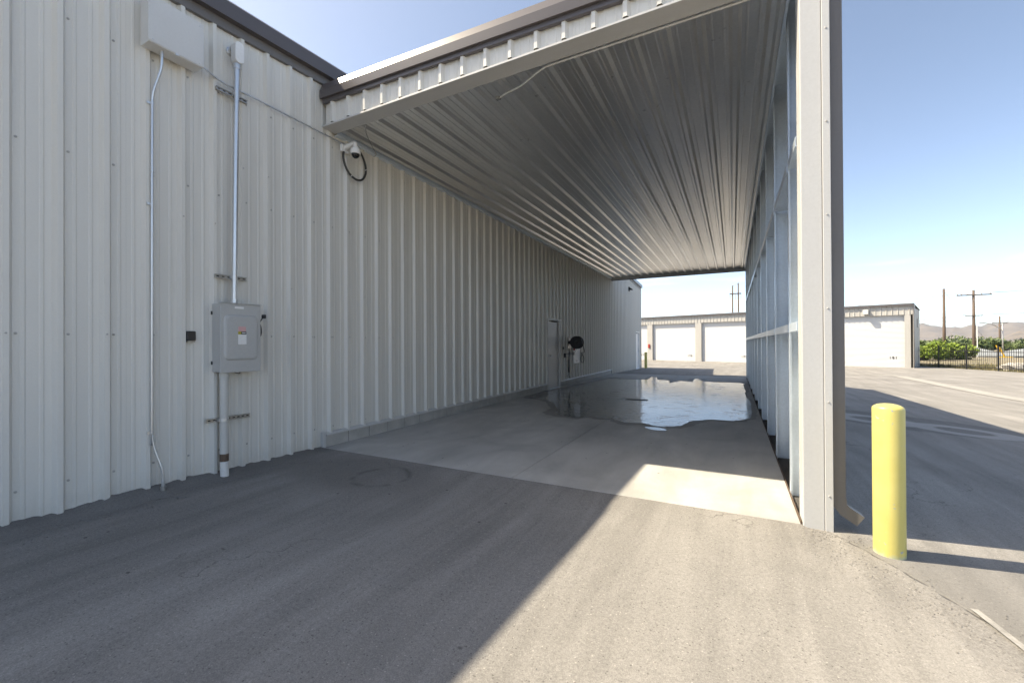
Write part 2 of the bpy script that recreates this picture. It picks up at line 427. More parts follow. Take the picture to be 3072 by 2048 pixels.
# ------------------------------------------------------------------ mesh helpers
ORIG = {}
class MB:
    def __init__(s):
        s.v, s.f, s.sm = [], [], False
    def add(s, vs_, fs_):
        o = len(s.v)
        s.v += [tuple(p) for p in vs_]
        s.f += [tuple(i + o for i in q) for q in fs_]
        return s
    def box(s, x0, x1, y0, y1, z0, z1):
        x0, x1 = min(x0, x1), max(x0, x1); y0, y1 = min(y0, y1), max(y0, y1); z0, z1 = min(z0, z1), max(z0, z1)
        return s.add([(x0, y0, z0), (x1, y0, z0), (x1, y1, z0), (x0, y1, z0), (x0, y0, z1), (x1, y0, z1), (x1, y1, z1), (x0, y1, z1)],
                     [(0, 3, 2, 1), (4, 5, 6, 7), (0, 1, 5, 4), (1, 2, 6, 5), (2, 3, 7, 6), (3, 0, 4, 7)])
    def loft(s, rings, caps=True, closed=True):
        n = len(rings[0]); vs_ = [p for r in rings for p in r]; fs = []
        for i in range(len(rings) - 1):
            for j in range(n if closed else n - 1):
                k = (j + 1) % n
                fs.append((i * n + j, i * n + k, (i + 1) * n + k, (i + 1) * n + j))
        if caps and closed:
            fs.append(tuple(range(n - 1, -1, -1)))
            fs.append(tuple((len(rings) - 1) * n + j for j in range(n)))
        return s.add(vs_, fs)
    def tube(s, pts, r, n=10, caps=True):
        pts = [Vector(p) for p in pts]; rings = []; prev = None
        for i, p in enumerate(pts):
            t = (pts[min(i + 1, len(pts) - 1)] - pts[max(i - 1, 0)]).normalized()
            ref = Vector((0, 0, 1)) if abs(t.z) < 0.9 else Vector((1, 0, 0))
            if prev is not None: ref = prev
            a = (ref - t * ref.dot(t)).normalized(); b = t.cross(a); prev = a
            rr = r[i] if isinstance(r, (list, tuple)) else r
            rings.append([tuple(p + (a * math.cos(q) + b * math.sin(q)) * rr) for q in (2 * math.pi * k / n for k in range(n))])
        return s.loft(rings, caps)
    def lathe(s, c, prof, n=24, axis=2):
        rings = []
        for r, h in prof:
            ring = []
            for k in range(n):
                q = 2 * math.pi * k / n
                a, b = r * math.cos(q), r * math.sin(q)
                if axis == 2: ring.append((c[0] + a, c[1] + b, c[2] + h))
                elif axis == 1: ring.append((c[0] + a, c[1] + h, c[2] + b))
                else: ring.append((c[0] + h, c[1] + a, c[2] + b))
            rings.append(ring)
        return s.loft(rings)
    def build(s, name, mat, parent=None, origin=None, smooth=False, bevel=0.0, label=None, cat=None, group=None, kind=None):
        me = bpy.data.meshes.new(name)
        if parent is not None: o_ = ORIG[parent.name]
        else: o_ = Vector(origin) if origin is not None else Vector((0, 0, 0))
        me.from_pydata([tuple(Vector(p) - o_) for p in s.v], [], s.f)
        me.update()
        import bmesh
        bm = bmesh.new(); bm.from_mesh(me)
        bmesh.ops.recalc_face_normals(bm, faces=bm.faces)
        bm.to_mesh(me); bm.free()
        if smooth:
            for p in me.polygons: p.use_smooth = True
        me.materials.append(M[mat] if isinstance(mat, str) else mat)
        ob = bpy.data.objects.new(name, me)
        col.objects.link(ob)
        if parent is not None: ob.parent = parent
        else: ob.location = o_
        ORIG[ob.name] = o_
        if bevel:
            bv = ob.modifiers.new("bevel", 'BEVEL'); bv.width = bevel; bv.segments = 2; bv.limit_method = 'ANGLE'
            bv.angle_limit = math.radians(40)
        if label: ob["label"] = label
        if cat: ob["category"] = cat
        if group: ob["group"] = group
        if kind: ob["kind"] = kind
        return ob

def thing(name, loc, label, cat, group=None, kind=None):
    o = bpy.data.objects.new(name, None)
    o.empty_display_size = 0.2
    col.objects.link(o); o.location = loc
    ORIG[o.name] = Vector(loc)
    if label: o["label"] = label
    if cat: o["category"] = cat
    if group: o["group"] = group
    if kind: o["kind"] = kind
    return o

def share(src, name, parent, loc):
    """another piece with the same mesh data"""
    o = bpy.data.objects.new(name, src.data)
    col.objects.link(o)
    for md in src.modifiers:
        if md.type == 'BEVEL':
            b = o.modifiers.new("bevel", 'BEVEL'); b.width = md.width; b.segments = md.segments; b.limit_method = 'ANGLE'; b.angle_limit = md.angle_limit
    o.parent = parent
    o.location = Vector(loc)
    if parent: ORIG[o.name] = ORIG[parent.name]
    return o

def smooth_path(pts, sub=6):
    P = [Vector(p) for p in pts]; out = []
    for i in range(len(P) - 1):
        p0 = P[max(i - 1, 0)]; p1 = P[i]; p2 = P[i + 1]; p3 = P[min(i + 2, len(P) - 1)]
        for k in range(sub):
            t = k / sub
            out.append(0.5 * ((2 * p1) + (-p0 + p2) * t + (2 * p0 - 5 * p1 + 4 * p2 - p3) * t * t + (-p0 + 3 * p1 - 3 * p2 + p3) * t ** 3))
    out.append(P[-1])
    return out

def sstep(a, b, x):
    t = max(0.0, min(1.0, (x - a) / (b - a)))
    return t * t * (3 - 2 * t)

# ------------------------------------------------------------------ ground
def zg(x, y):
    a = max(0.0, min(1.0, (x - 0.75) / 3.7))
    zx = -a * (0.25 + 0.018 * max(0.0, min(10.0, y - 10)))
    zy = -0.02 * max(0.0, min(19.0, y - 19.4))
    d = zx - zy
    k = 0.06                                   # soft minimum
    h = max(0.0, min(1.0, 0.5 - 0.5 * d / k))
    return (zy * (1 - h) + zx * h) - k * h * (1 - h)

FENCE_A = Vector((12.0, 41.9))                 # fence foot, by the far units
FENCE_B = Vector((17.2, 28.9))
def lot_end(x):
    if x < FENCE_A.x: return 60.0
    t = (x - FENCE_A.x) / (FENCE_B.x - FENCE_A.x)
    return max(-30.0, FENCE_A.y + t * (FENCE_B.y - FENCE_A.y)) + 0.25

SLAB_X0, SLAB_X1, SLAB_Y0, SLAB_Y1 = -4.95, 0.455, 3.92, 19.35
def build_asphalt():
    xs = [-40, -25, -15, -9, -6] + sorted(set([-5 + 0.25 * i for i in range(0, 65)] + [0.456, 0.460, 0.668, 0.672])) + [11.99, 12.0, 12.6, 13.5, 14.5, 15.5, 16.5, 17.5, 19, 22, 26, 30]
    ts = []
    ys = sorted((set([3.70, 3.918, 4.05, 19.352]) | set([-30, -18, -10, -5] + [-3 + 0.25 * i for i in range(0, 100)] + [22.5 + 0.75 * i for i in range(0, 50)])) - {3.75, 4.0})
    mb = MB(); nx, ny = len(xs), len(ys)
    vv, ff = [], []
    for y in ys:
        for x in xs:
            ye = lot_end(x)
            yy = min(y, ye)
            z = zg(x, yy)
            z += 0.006 * (mnoise.noise((x * 0.9, yy * 0.9, 0)))
            if x < 0.47 and 3.6 < yy <= 3.92: z = 0.002
            vv.append((x, yy, z))
    for j in range(ny - 1):
        for i in range(nx - 1):
            a, b, c, d = j * nx + i, j * nx + i + 1, (j + 1) * nx + i + 1, (j + 1) * nx + i
            if vv[d][1] - vv[a][1] < 1e-5 and vv[c][1] - vv[b][1] < 1e-5: continue
            if vv[a][0] > -5.1 and vv[b][0] < 0.671 and vv[a][1] > 3.91 and vv[d][1] < 19.356: continue   # the slab sits here
            ff.append((a, b, c, d))
    mb.add(vv, ff)
    return mb.build("asphalt_lot", 'asphalt', kind='structure', smooth=True)
asphalt = build_asphalt()

def build_land():
    rad = [0, 20, 45, 60, 75, 95, 120, 160, 220, 320, 500, 800, 1300, 2200, 3600, 6000, 8600]
    N = 72; vv = [(0, 20, -0.62)]; ff = []
    for r in rad[1:]:
        for k in range(N):
            q = 2 * math.pi * k / N
            x, y = r * math.cos(q), 20 + r * math.sin(q)
            z = -0.62 - 1.6 * sstep(45, 130, r) + (mnoise.noise((x * 0.03, y * 0.03, 2)) * 0.25 if 50 < r < 600 else 0)
            vv.append((x, y, z))
    for k in range(N): ff.append((0, 1 + k, 1 + (k + 1) % N))
    for i in range(1, len(rad) - 1):
        for k in range(N):
            a = 1 + (i - 1) * N + k; b = 1 + (i - 1) * N + (k + 1) % N
            ff.append((a, b, b + N, a + N))
    MB().add(vv, ff).build("ground", 'land', kind='structure', smooth=True)
build_land()

# hills beyond the town, as ridged terrain
def hill(name, az0, az1, d0, depth, prof, seed):
    n, mrow = 260, 26
    vv, ff = [], []
    for j in range(mrow + 1):
        t = j / mrow
        for i in range(n + 1):
            s = i / n
            az = math.radians(az0 + (az1 - az0) * s)
            d = d0 + depth * t
            x, y = d * math.sin(az), d * math.cos(az)
            top = prof(az0 + (az1 - az0) * s)
            shape = math.sin(min(1.0, t / 0.75) * math.pi / 2) ** 1.3
            rough = mnoise.fractal((x * 0.0022 + seed, y * 0.0022, seed), 0.8, 2.1, 6)
            gul = abs(mnoise.noise((math.degrees(az) * 0.9 + 0.5 * t + seed, t * 1.3, 1.0))) + 0.6 * abs(mnoise.noise((math.degrees(az) * 2.3 - t, t * 2.0 + seed, 4.0)))
            z = top * shape * (1 + 0.06 * rough - 0.42 * (0.45 - gul) * (1 - 0.55 * t)) - 4
            vv.append((x, y, z))
    for j in range(mrow):
        for i in range(n):
            a = j * (n + 1) + i
            ff.append((a, a + 1, a + n + 2, a + n + 1))
    return MB().add(vv, ff).build(name, 'hill', kind='structure', smooth=True)
def prof_far(a):
    return 142 + 16 * math.sin((a - 8) * 0.21) + 14 * math.sin(a * 0.83 + 1.3) + 22 * sstep(16, 23, a)
def prof_near(a):
    return 62 * sstep(20.0, 24.0, a) + 10 * math.sin(a * 0.9) * sstep(20, 23, a)
hill("hills", -20, 62, 4200, 2600, prof_far, 3.3)
hill("hills", 17, 60, 2600, 900, prof_near, 8.1)

# ------------------------------------------------------------------ concrete slab, puddle, drain
floor = thing("concrete_floor", (-2.2, 3.92, 0), None, None, kind='structure')
JX, JY = -2.05, 10.62
def slab_piece(x0, x1, y0, y1):
    mb = MB()
    mb.box(x0, x1, y0, y1, -0.12, 0.004)
    return mb.build("floor_slab", 'concrete', floor, bevel=0.006)
g_ = 0.003
DR0, DR1 = -2.36, -1.84                        # drain span in x
slab_piece(SLAB_X0, JX - g_, SLAB_Y0, JY - 0.10 - g_)
slab_piece(JX + g_, SLAB_X1, SLAB_Y0, JY - 0.10 - g_)
slab_piece(SLAB_X0, DR0 - g_, JY - 0.10 + g_, JY + 0.10 - g_)
slab_piece(DR1 + g_, SLAB_X1, JY - 0.10 + g_, JY + 0.10 - g_)
slab_piece(SLAB_X0, JX - g_, JY + 0.10 + g_, SLAB_Y1)
slab_piece(JX + g_, SLAB_X1, JY + 0.10 + g_, SLAB_Y1)

drain = thing("floor_drain", (-2.1, JY, 0), "dark slotted drain grate set in the wet concrete floor", "drain")
mb = MB()
mb.box(DR0, DR1, JY - 0.10, JY - 0.085, -0.05, 0.0115).box(DR0, DR1, JY + 0.085, JY + 0.10, -0.05, 0.0115)
mb.box(DR0, DR0 + 0.015, JY - 0.0848, JY + 0.0848, -0.05, 0.0115).box(DR1 - 0.015, DR1, JY - 0.0848, JY + 0.0848, -0.05, 0.0115)
mb.box(DR0 + 0.016, DR1 - 0.016, JY - 0.0845, JY + 0.0845, -0.06, -0.055)
mb.build("frame", 'iron', drain)
bar0 = None
for i in range(17):
    x = DR0 + 0.03 + i * 0.0285
    if bar0 is None:
        bar0 = MB().box(x, x + 0.010, JY - 0.0846, JY + 0.0846, -0.03, 0.0135).build("bar", 'iron', drain)
        bx0 = x
    else:
        share(bar0, "bar", drain, (x - bx0, 0, 0))

PUD = [(-4.70, 10.0), (-4.2, 9.75), (-3.706, 9.182), (-3.317, 8.462), (-3.151, 7.918), (-2.824, 7.655), (-2.581, 7.577), (-2.435, 7.777), (-2.202, 7.697), (-2.079, 7.694), (-1.954, 7.754), (-1.675, 7.477), (-1.395, 7.557), (-1.195, 7.439), (-1.019, 7.421), (-0.858, 7.5), (-0.748, 7.763), (-0.659, 8.142), (-0.409, 8.417), (-0.147, 8.508), (0.026, 8.532), (0.202, 8.798), (0.305, 9.299), (0.351, 11.304), (0.294, 12.631), (0.293, 15.048), (0.223, 16.395), (-0.617, 16.46), (-1.027, 16.892), (-1.152, 17.713), (-1.301, 17.647), (-1.315, 16.378), (-1.721, 16.435), (-1.945, 15.548), (-2.103, 16.51), (-2.519, 16.733), (-2.732, 17.869), (-2.929, 17.782), (-2.942, 16.65), (-3.856, 16.513), (-4.25, 16.905), (-4.52, 14.279), (-4.73, 12.065)]
def wavy(poly, amp, sub=7):
    out = []; n = len(poly)
    for i in range(n):
        p0, p1, p2, p3 = (Vector(poly[(i + k) % n]) for k in (-1, 0, 1, 2))
        for k in range(sub):
            t = k / sub
            p = 0.5 * ((2 * p1) + (-p0 + p2) * t + (2 * p0 - 5 * p1 + 4 * p2 - p3) * t * t + (-p0 + 3 * p1 - 3 * p2 + p3) * t ** 3)
            out.append((p.x + amp * mnoise.noise((p.x * 5, p.y * 5, 3)) + 0.5 * amp * mnoise.noise((p.x * 14, p.y * 14, 1)),
                        p.y + amp * 1.5 * mnoise.noise((p.x * 5, p.y * 5, 9)) + 0.6 * amp * mnoise.noise((p.x * 14, p.y * 14, 6))))
    return out
def flat_sheet(poly, z, name, hole=None, mat='wet', **kw):
    import mathutils.geometry as mg
    loops = [[Vector((x, y, z)) for x, y in poly]]
    if hole: loops.append([Vector((x, y, z)) for x, y in hole])
    tri = mg.tessellate_polygon(loops)
    pts = [p for lp_ in loops for p in lp_]
    return MB().add([tuple(p) for p in pts], [tuple(t) for t in tri]).build(name, mat, **kw)
def grow(poly, d):
    n = len(poly); out = []
    for i in range(n):
        p0, p1, p2 = Vector(poly[i - 1]), Vector(poly[i]), Vector(poly[(i + 1) % n])
        t = (p2 - p0).normalized(); nn = Vector((t.y, -t.x))
        k = d * (0.75 + 0.9 * mnoise.noise((p1.x * 1.7, p1.y * 1.1, 5.0)))
        q = p1 + nn * max(0.03, k)
        out.append((min(0.44, max(-4.92, q.x)), min(19.2, q.y)))
    return out
HOLE = [(DR0 - 0.004, JY - 0.104), (DR1 + 0.004, JY - 0.104), (DR1 + 0.004, JY + 0.104), (DR0 - 0.004, JY + 0.104)]
flat_sheet(wavy(grow(PUD, 0.20), 0.06, 9), 0.0058, "damp_patch", hole=HOLE, mat='damp', kind='structure')
flat_sheet(wavy(PUD, 0.045, 9), 0.0078, "puddle", hole=[(DR0 - 0.004, JY - 0.104), (DR1 + 0.004, JY - 0.104), (DR1 + 0.004, JY + 0.104), (DR0 - 0.004, JY + 0.104)], kind='structure')
flat_sheet(wavy([(-1.301, 7.233), (-1.131, 7.30), (-1.015, 7.25), (-0.944, 7.116), (-1.08, 7.05), (-1.206, 7.10)], 0.012), 0.0078, "puddle", kind='structure')

# dirt slot between slab edge and framing
MB().box(SLAB_X1 + 0.001, 0.665, SLAB_Y0 + 0.01, SLAB_Y1, -0.13, -0.02).build("dirt_strip", 'soil', kind='structure')

# uneven asphalt packed against the foot of the metal wall
def berm():
    vv, ff = [], []
    ys = [-2 + i * 0.045 for i in range(int((3.90 + 2) / 0.045) + 1)]
    prof = [(0.0, 1.0), (0.035, 0.92), (0.08, 0.55), (0.14, 0.22), (0.24, -0.10), (0.34, -0.60)]
    for y in ys:
        hgt = 0.045 + 0.030 * mnoise.noise((y * 3.1, 0.3, 0)) + 0.022 * mnoise.noise((y * 11, 4.0, 0)) + 0.012 * mnoise.noise((y * 27, 1.0, 0))
        hgt *= 1.0 - 0.55 * sstep(2.9, 3.9, y)
        for k, (dx, h) in enumerate(prof):
            vv.append((-4.965 + dx * (1 + 0.25 * mnoise.noise((y * 4, 8, 0))), y, hgt * h + (0.004 * mnoise.noise((y * 30, dx * 60, 0)))))
    n = len(prof)
    for j in range(len(ys) - 1):
        for k in range(n - 1):
            a = j * n + k
            ff.append((a, a + 1, a + n + 1, a + n))
    MB().add(vv, ff).build("asphalt_edge", 'asphalt', kind='structure', smooth=True)
berm()

# loose grit: along the wall foot, round the column and down the seam
def grit():
    rnd = random.Random(21); vv, ff = [], []
    oct_f = [(0, 2, 4), (2, 1, 4), (1, 3, 4), (3, 0, 4), (2, 0, 5), (1, 2, 5), (3, 1, 5), (0, 3, 5)]
    def stone(x, y, r):
        z = zg(x, y) + 0.004
        if x < -4.6: z += 0.03 * max(0.0, (-4.6 - x) / 0.35) ** 2
        o = len(vv); q = rnd.uniform(0, 6.28); c, s_ = math.cos(q), math.sin(q)
        for dx, dy, dz in ((1, 0, 0), (-1, 0, 0), (0, 1, 0), (0, -1, 0), (0, 0, 1), (0, 0, -1)):
            k = r * rnd.uniform(0.6, 1.2)
            ax, ay = (dx * c - dy * s_) * k, (dx * s_ + dy * c) * k
            vv.append((x + ax, y + ay, z + dz * k * 0.7))
        ff.extend(tuple(i + o for i in f) for f in oct_f)
    for k in range(900):                       # wall foot
        stone(-4.90 + 0.42 * rnd.random() ** 2.2, rnd.uniform(-0.5, 3.85), rnd.uniform(0.003, 0.010))
    for k in range(520):                       # seam and column foot
        t = rnd.random()
        stone(0.45 + 1.15 * t + rnd.gauss(0, 0.13), 3.78 - 1.45 * t + rnd.gauss(0, 0.16), rnd.uniform(0.002, 0.006))
    for k in range(160):
        stone(rnd.gauss(0.62, 0.16), 3.80 + rnd.gauss(0, 0.05), rnd.uniform(0.003, 0.007))
    for k in range(320):                       # strays over the apron
        stone(rnd.uniform(-4.4, 1.9), rnd.uniform(0.7, 3.7), rnd.uniform(0.002, 0.0045))
    MB().add(vv, ff).build("grit", 'asphalt', kind='stuff', label="loose grit scattered over the asphalt along wall and seam", cat="grit")
grit()

# concrete gutter strip across the lot
def strip(pts, w, name, mat):
    vv, ff = [], []
    P = [Vector(p) for p in pts]
    L = []
    for i in range(len(P) - 1):
        nn = max(2, int((P[i + 1] - P[i]).length / 0.7))
        for k in range(nn): L.append(P[i].lerp(P[i + 1], k / nn))
    L.append(P[-1])
    for i, p in enumerate(L):
        t = (L[min(i + 1, len(L) - 1)] - L[max(i - 1, 0)]).normalized()
        nrm = Vector((-t.y, t.x))
        for s in (-1, 1):
            q = p + nrm * s * w / 2
            vv.append((q.x, q.y, zg(q.x, q.y) + 0.012))
    for i in range(len(L) - 1): ff.append((2 * i, 2 * i + 1, 2 * i + 3, 2 * i + 2))
    MB().add(vv, ff).build(name, mat, kind='structure', smooth=True)
strip([(7.7, 29.0), (7.75, 22.0), (7.9, 14.0), (8.2, 4.0)], 0.55, "concrete_gutter", 'gutter')
strip([(7.7, 29.3), (3.0, 31.3), (-6.0, 34.3)], 0.4, "concrete_gutter", 'gutter')

strip([(1.125, 3.13), (1.185, 2.86), (1.30, 2.3)], 0.036, "painted_line", 'oldpaint')

# ------------------------------------------------------------------ long building on the left
WX = -4.95
Y_NEAR, Y_APEX, Y_FAR = -1.53, 12.4, 26.33
def rake(y): return 5.17 + 0.06 * (Y_APEX - 2.96) - 0.06 * abs(y - Y_APEX)      # top of the trim
bld = thing("metal_building", (WX, Y_APEX, 0), "long pale grey ribbed metal building with brown roof edge on the left", "building")
PITCH, RIBH = 0.295, 0.042
def pitch_profile(p):
    c = p / 2
    pts = [(0, 0), (c - 0.112, 0), (c - 0.104, 0.005), (c - 0.088, 0.005), (c - 0.080, 0), (c - 0.040, 0), (c - 0.017, RIBH), (c + 0.017, RIBH), (c + 0.040, 0),
           (c + 0.080, 0), (c + 0.088, 0.005), (c + 0.104, 0.005), (c + 0.112, 0)]
    return pts
PP = pitch_profile(PITCH)
CPP = [(0, 0), (0.038, 0), (0.046, 0.004), (0.058, 0.004), (0.066, 0), (0.095, 0), (0.128, 0.036), (0.172, 0.036), (0.205, 0), (0.234, 0), (0.242, 0.004), (0.254, 0.004), (0.262, 0)]
DOOR_Y0, DOOR_Y1, DOOR_Z = 11.80, 12.74, 2.10
FD_Y0, FD_Y1 = 24.75, 25.65
def wall_panel(y0, n=3):
    prof = []
    for k in range(n):
        prof += [(y0 + k * PITCH + a, d) for a, d in PP]
    prof.append((y0 + n * PITCH - 0.0005, 0.0))
    prof = [(min(y, Y_FAR), d) for y, d in prof]
    mb = MB(); sc = MB()
    for (ya, da), (yb, db) in zip(prof[:-1], prof[1:]):
        if yb - ya < 1e-6: continue
        mid = (ya + yb) / 2
        zb = -0.25 if (mid < 3.92 or mid > SLAB_Y1) else 0.175
        if DOOR_Y0 < mid < DOOR_Y1: zb = DOOR_Z + 0.02
        if FD_Y0 < mid < FD_Y1: zb = DOOR_Z - 0.1
        mb.add([(WX + da, ya, zb), (WX + db, yb, zb), (WX + db, yb, rake(yb) - 0.13), (WX + da, ya, rake(ya) - 0.13)], [(0, 1, 2, 3)])
    ob = mb.build("wall_panel", 'wall', bld)
    for k in range(n):
        yc = y0 + k * PITCH + PITCH / 2 + 0.058
        if yc > Y_FAR - 0.05: continue
        for z in (0.27, 1.5, 3.03, 4.15):
            if DOOR_Y0 - 0.1 < yc < DOOR_Y1 + 0.1 and z < 2.3: continue
            zz = z + random.uniform(-0.004, 0.004)
            sc.lathe((WX, yc, zz), [(0.0105, 0.0), (0.010, 0.004), (0.006, 0.005), (0.005, 0.008)], 8, axis=0)
        if random.random() < 0.6:
            sc.lathe((WX + RIBH, yc - 0.058, 1.5 + random.choice((0, 0.6, 1.2, 1.9))), [(0.008, 0.0), (0.007, 0.003), (0.004, 0.006)], 8, axis=0)
    so = sc.build("screws", 'screw', ob)
    so["kind"] = "stuff"
    return ob
y = 1.085 - PITCH / 2 - 9 * PITCH
while y < Y_FAR - 0.05:
    wall_panel(y); y += 3 * PITCH

def rake_sweep(section, name, mat, y0, y1, bevel=0.0):
    mb = MB(); rings = []
    for yy in (y0, Y_APEX, y1):
        rings.append([(WX + dx, yy, rake(yy) + dz) for dx, dz in section])
    mb.loft(rings)
    return mb.build(name, mat, bld, bevel=bevel)
rake_sweep([(0.045, -0.195), (0.120, -0.195), (0.120, -0.025), (0.075, 0.02), (0.0, 0.02), (0.0, -0.16), (0.045, -0.16)], "rake_trim", 'brown', Y_NEAR - 0.1, Y_FAR + 0.1)
rake_sweep([(0.002, -0.30), (0.046, -0.30), (0.0445, -0.162), (0.002, -0.162)], "rake_closure", 'taupe', Y_NEAR - 0.05, Y_FAR + 0.02)
# roof, and a hidden core added behind the panels to block light
mb = MB(); rings = []
for yy in (Y_NEAR, Y_APEX, Y_FAR):
    rings.append([(WX - 26, yy, rake(yy) - 0.20), (WX - 0.003, yy, rake(yy) - 0.20), (WX - 0.003, yy, rake(yy) + 0.01), (WX - 26, yy, rake(yy) + 0.01)])
mb.loft(rings).build("roof", 'brown', bld)
mb = MB()
for (a, b_, z0) in ((Y_NEAR, DOOR_Y0 - 0.0, -0.3), (DOOR_Y1, FD_Y0, -0.3), (FD_Y1, Y_FAR - 0.03, -0.3), (DOOR_Y0, DOOR_Y1, DOOR_Z + 0.03), (FD_Y0, FD_Y1, DOOR_Z + 0.03)):
    mb.box(WX - 0.25, WX - 0.006, a, b_, z0, 4.7)
mb.build("light_block_core", 'mortar', bld)
MB().box(WX - 26, WX - 0.26, Y_FAR - 0.08, Y_FAR - 0.03, -0.5, 4.7).build("end_wall", 'wall', bld)
MB().box(WX - 26, WX - 0.26, Y_NEAR + 0.03, Y_NEAR + 0.08, -0.5, 4.4).build("end_wall", 'wall', bld)
MB().box(WX - 0.06, WX + 0.05, Y_FAR, Y_FAR + 0.02, -0.4, rake(Y_FAR) - 0.3).box(WX + 0.035, WX + 0.05, Y_FAR - 0.09, Y_FAR - 0.0005, -0.4, rake(Y_FAR) - 0.3).build("corner_trim", 'trim', bld)

# block kerb under the wall inside the bay, with a metal base flashing
blk = None; yb = SLAB_Y0 + 0.035; bl = 0.392
by0 = yb
while yb + bl < SLAB_Y1 + 0.05:
    if not (DOOR_Y0 - 0.10 < yb + bl and yb < DOOR_Y1 + 0.10):
        if blk is None:
            blk = MB().box(WX - 0.005, WX + 0.024, yb + 0.006, yb + bl - 0.006, 0.0, 0.165).build("concrete_block", 'block', bld, bevel=0.003)
        else:
            share(blk, "concrete_block", bld, (random.uniform(-0.0015, 0.0015), yb - by0, 0))
    else:
        a = yb + 0.004; b_ = yb + bl - 0.004
        if a < DOOR_Y0 - 0.06: MB().box(WX - 0.005, WX + 0.024, a, min(b_, DOOR_Y0 - 0.055), 0.0, 0.165).build("concrete_block", 'block', bld)
        if b_ > DOOR_Y1 + 0.06: MB().box(WX - 0.005, WX + 0.024, max(a, DOOR_Y1 + 0.055), b_, 0.0, 0.165).build("concrete_block", 'block', bld)
    yb += bl
for a, b_ in ((SLAB_Y0 + 0.03, DOOR_Y0 - 0.055), (DOOR_Y1 + 0.055, SLAB_Y1)):
    MB().box(WX - 0.004, WX + 0.016, a, b_, 0.001, 0.164).build("mortar_bed", 'mortar', bld)
    rings = [[(WX + dx, yy, z) for dx, z in ((0.0, 0.205), (0.030, 0.200), (0.052, 0.172), (0.052, 0.160), (0.026, 0.1665), (0.0, 0.1665))] for yy in (a, b_)]
    MB().loft(rings).build("base_flashing", 'trim', bld)
rings = [[(WX + dx, yy, z) for dx, yy in ((0.0, SLAB_Y0 - 0.03), (0.05, SLAB_Y0 - 0.03), (0.05, SLAB_Y0 + 0.02), (0.0, SLAB_Y0 + 0.02))] for z in (0.0, 0.215)]
MB().loft(rings).build("end_trim", 'trim', bld, bevel=0.004)

def man_door(y0, y1, z0, z1, hy, lbl=None):
    d = MB().box(WX - 0.035, WX + 0.005, y0 + 0.045, y1 - 0.045, z0 + 0.012, z1 - 0.045).build("door", 'trim' if lbl is None else 'white', bld, bevel=0.002)
    f = MB()
    f.box(WX - 0.04, WX + 0.050, y0 - 0.05, y0 + 0.04, z0, z1).box(WX - 0.04, WX + 0.050, y1 - 0.04, y1 + 0.05, z0, z1).box(WX - 0.04, WX + 0.062, y0 - 0.07, y1 + 0.07, z1 + 0.0005, z1 + 0.055)
    f.build("door_frame", 'trim' if lbl is None else 'white', d)
    hz = z0 + 1.02
    h = MB(); h.lathe((WX + 0.006, hy, hz), [(0.033, 0), (0.033, 0.008), (0.012, 0.012), (0.012, 0.045), (0.028, 0.05), (0.030, 0.075), (0.018, 0.088)], 16, axis=0)
    h.build("handle", 'conduit', d, smooth=True)
    h = MB(); h.lathe((WX + 0.006, hy, hz + 0.16), [(0.028, 0), (0.026, 0.012), (0.010, 0.018)], 14, axis=0)
    h.build("deadbolt", 'conduit', d, smooth=True)
    s = MB().box(WX - 0.02, WX + 0.06, y0, y1, z0 - 0.02, z0 + 0.011).build("threshold", 'galv', d)
    return d
man_door(DOOR_Y0, DOOR_Y1, 0.0, DOOR_Z, DOOR_Y0 + 0.13)
man_door(FD_Y0, FD_Y1, zg(WX, FD_Y0) + 0.01, DOOR_Z - 0.12, FD_Y1 - 0.13, 'white')

# ------------------------------------------------------------------ wash bay canopy
can = thing("wash_bay_canopy", (-2.2, 3.92, 0), "open drive-through wash bay canopy with ribbed metal ceiling and framed right side", "canopy")
CX0, CX1 = WX + 0.035, 0.74
def rooftop(x): return 4.93 - 0.031 * (x - WX)
YF, YB = 3.92, 19.35
# ceiling liner panels, ribs hanging down, two lengths per run
CP = 0.30
def ceil_panel(x0, y0, y1, z, nm=3):
    prof = []
    for k in range(nm): prof += [(x0 + k * CP + a, d) for a, d in CPP]
    prof.append((x0 + nm * CP + 0.012, 0.0))
    mb = MB(); vv = []
    for t, (x, d) in enumerate(prof):
        x = min(x, 0.445)
        vv += [(x, y0, z - d * 1.05), (x, y1, z - d * 1.05)]
    ff = [(2 * i, 2 * i + 1, 2 * i + 3, 2 * i + 2) for i in range(len(prof) - 1) if vv[2 * i + 2][0] - vv[2 * i][0] > 1e-5]
    mb.add(vv, ff)
    return mb.build("ceiling_panel", 'liner', can)
LAP = 6.72
x = WX + 0.04
i = 0
while x < 0.43:
    ceil_panel(x, YF + 0.16, LAP + 0.06, 4.388 + 0.0015 * (i % 2))
    ceil_panel(x, LAP, 13.1 + 0.06, 4.392 + 0.0015 * (i % 2))
    ceil_panel(x, 13.1, YB - 0.10, 4.396 + 0.0015 * (i % 2))
    x += 3 * CP; i += 1
# angles along both long edges of the ceiling
MB().box(WX + 0.001, WX + 0.075, YF + 0.2, YB - 0.1, 4.320, 4.323).box(WX + 0.072, WX + 0.075, YF + 0.2, YB - 0.1, 4.3235, 4.385).build("ceiling_angle", 'galv', can)
MB().box(0.43, 0.452, YF + 0.2, YB - 0.1, 4.335, 4.40).build("ceiling_angle", 'galv', can)
# header beam at the mouth, with a sloped ledge on top of its lip
HB0, HB1 = CX0 + 0.0, 0.47
sec = [(YF - 0.02, 4.335), (YF + 0.20, 4.335), (YF + 0.20, 4.41), (YF + 0.045, 4.41), (YF + 0.045, 4.385), (YF - 0.02, 4.355)]
MB().loft([[(xx, a, b_) for a, b_ in sec] for xx in (HB0, HB1)]).build("header_beam", 'trim', can, bevel=0.002)
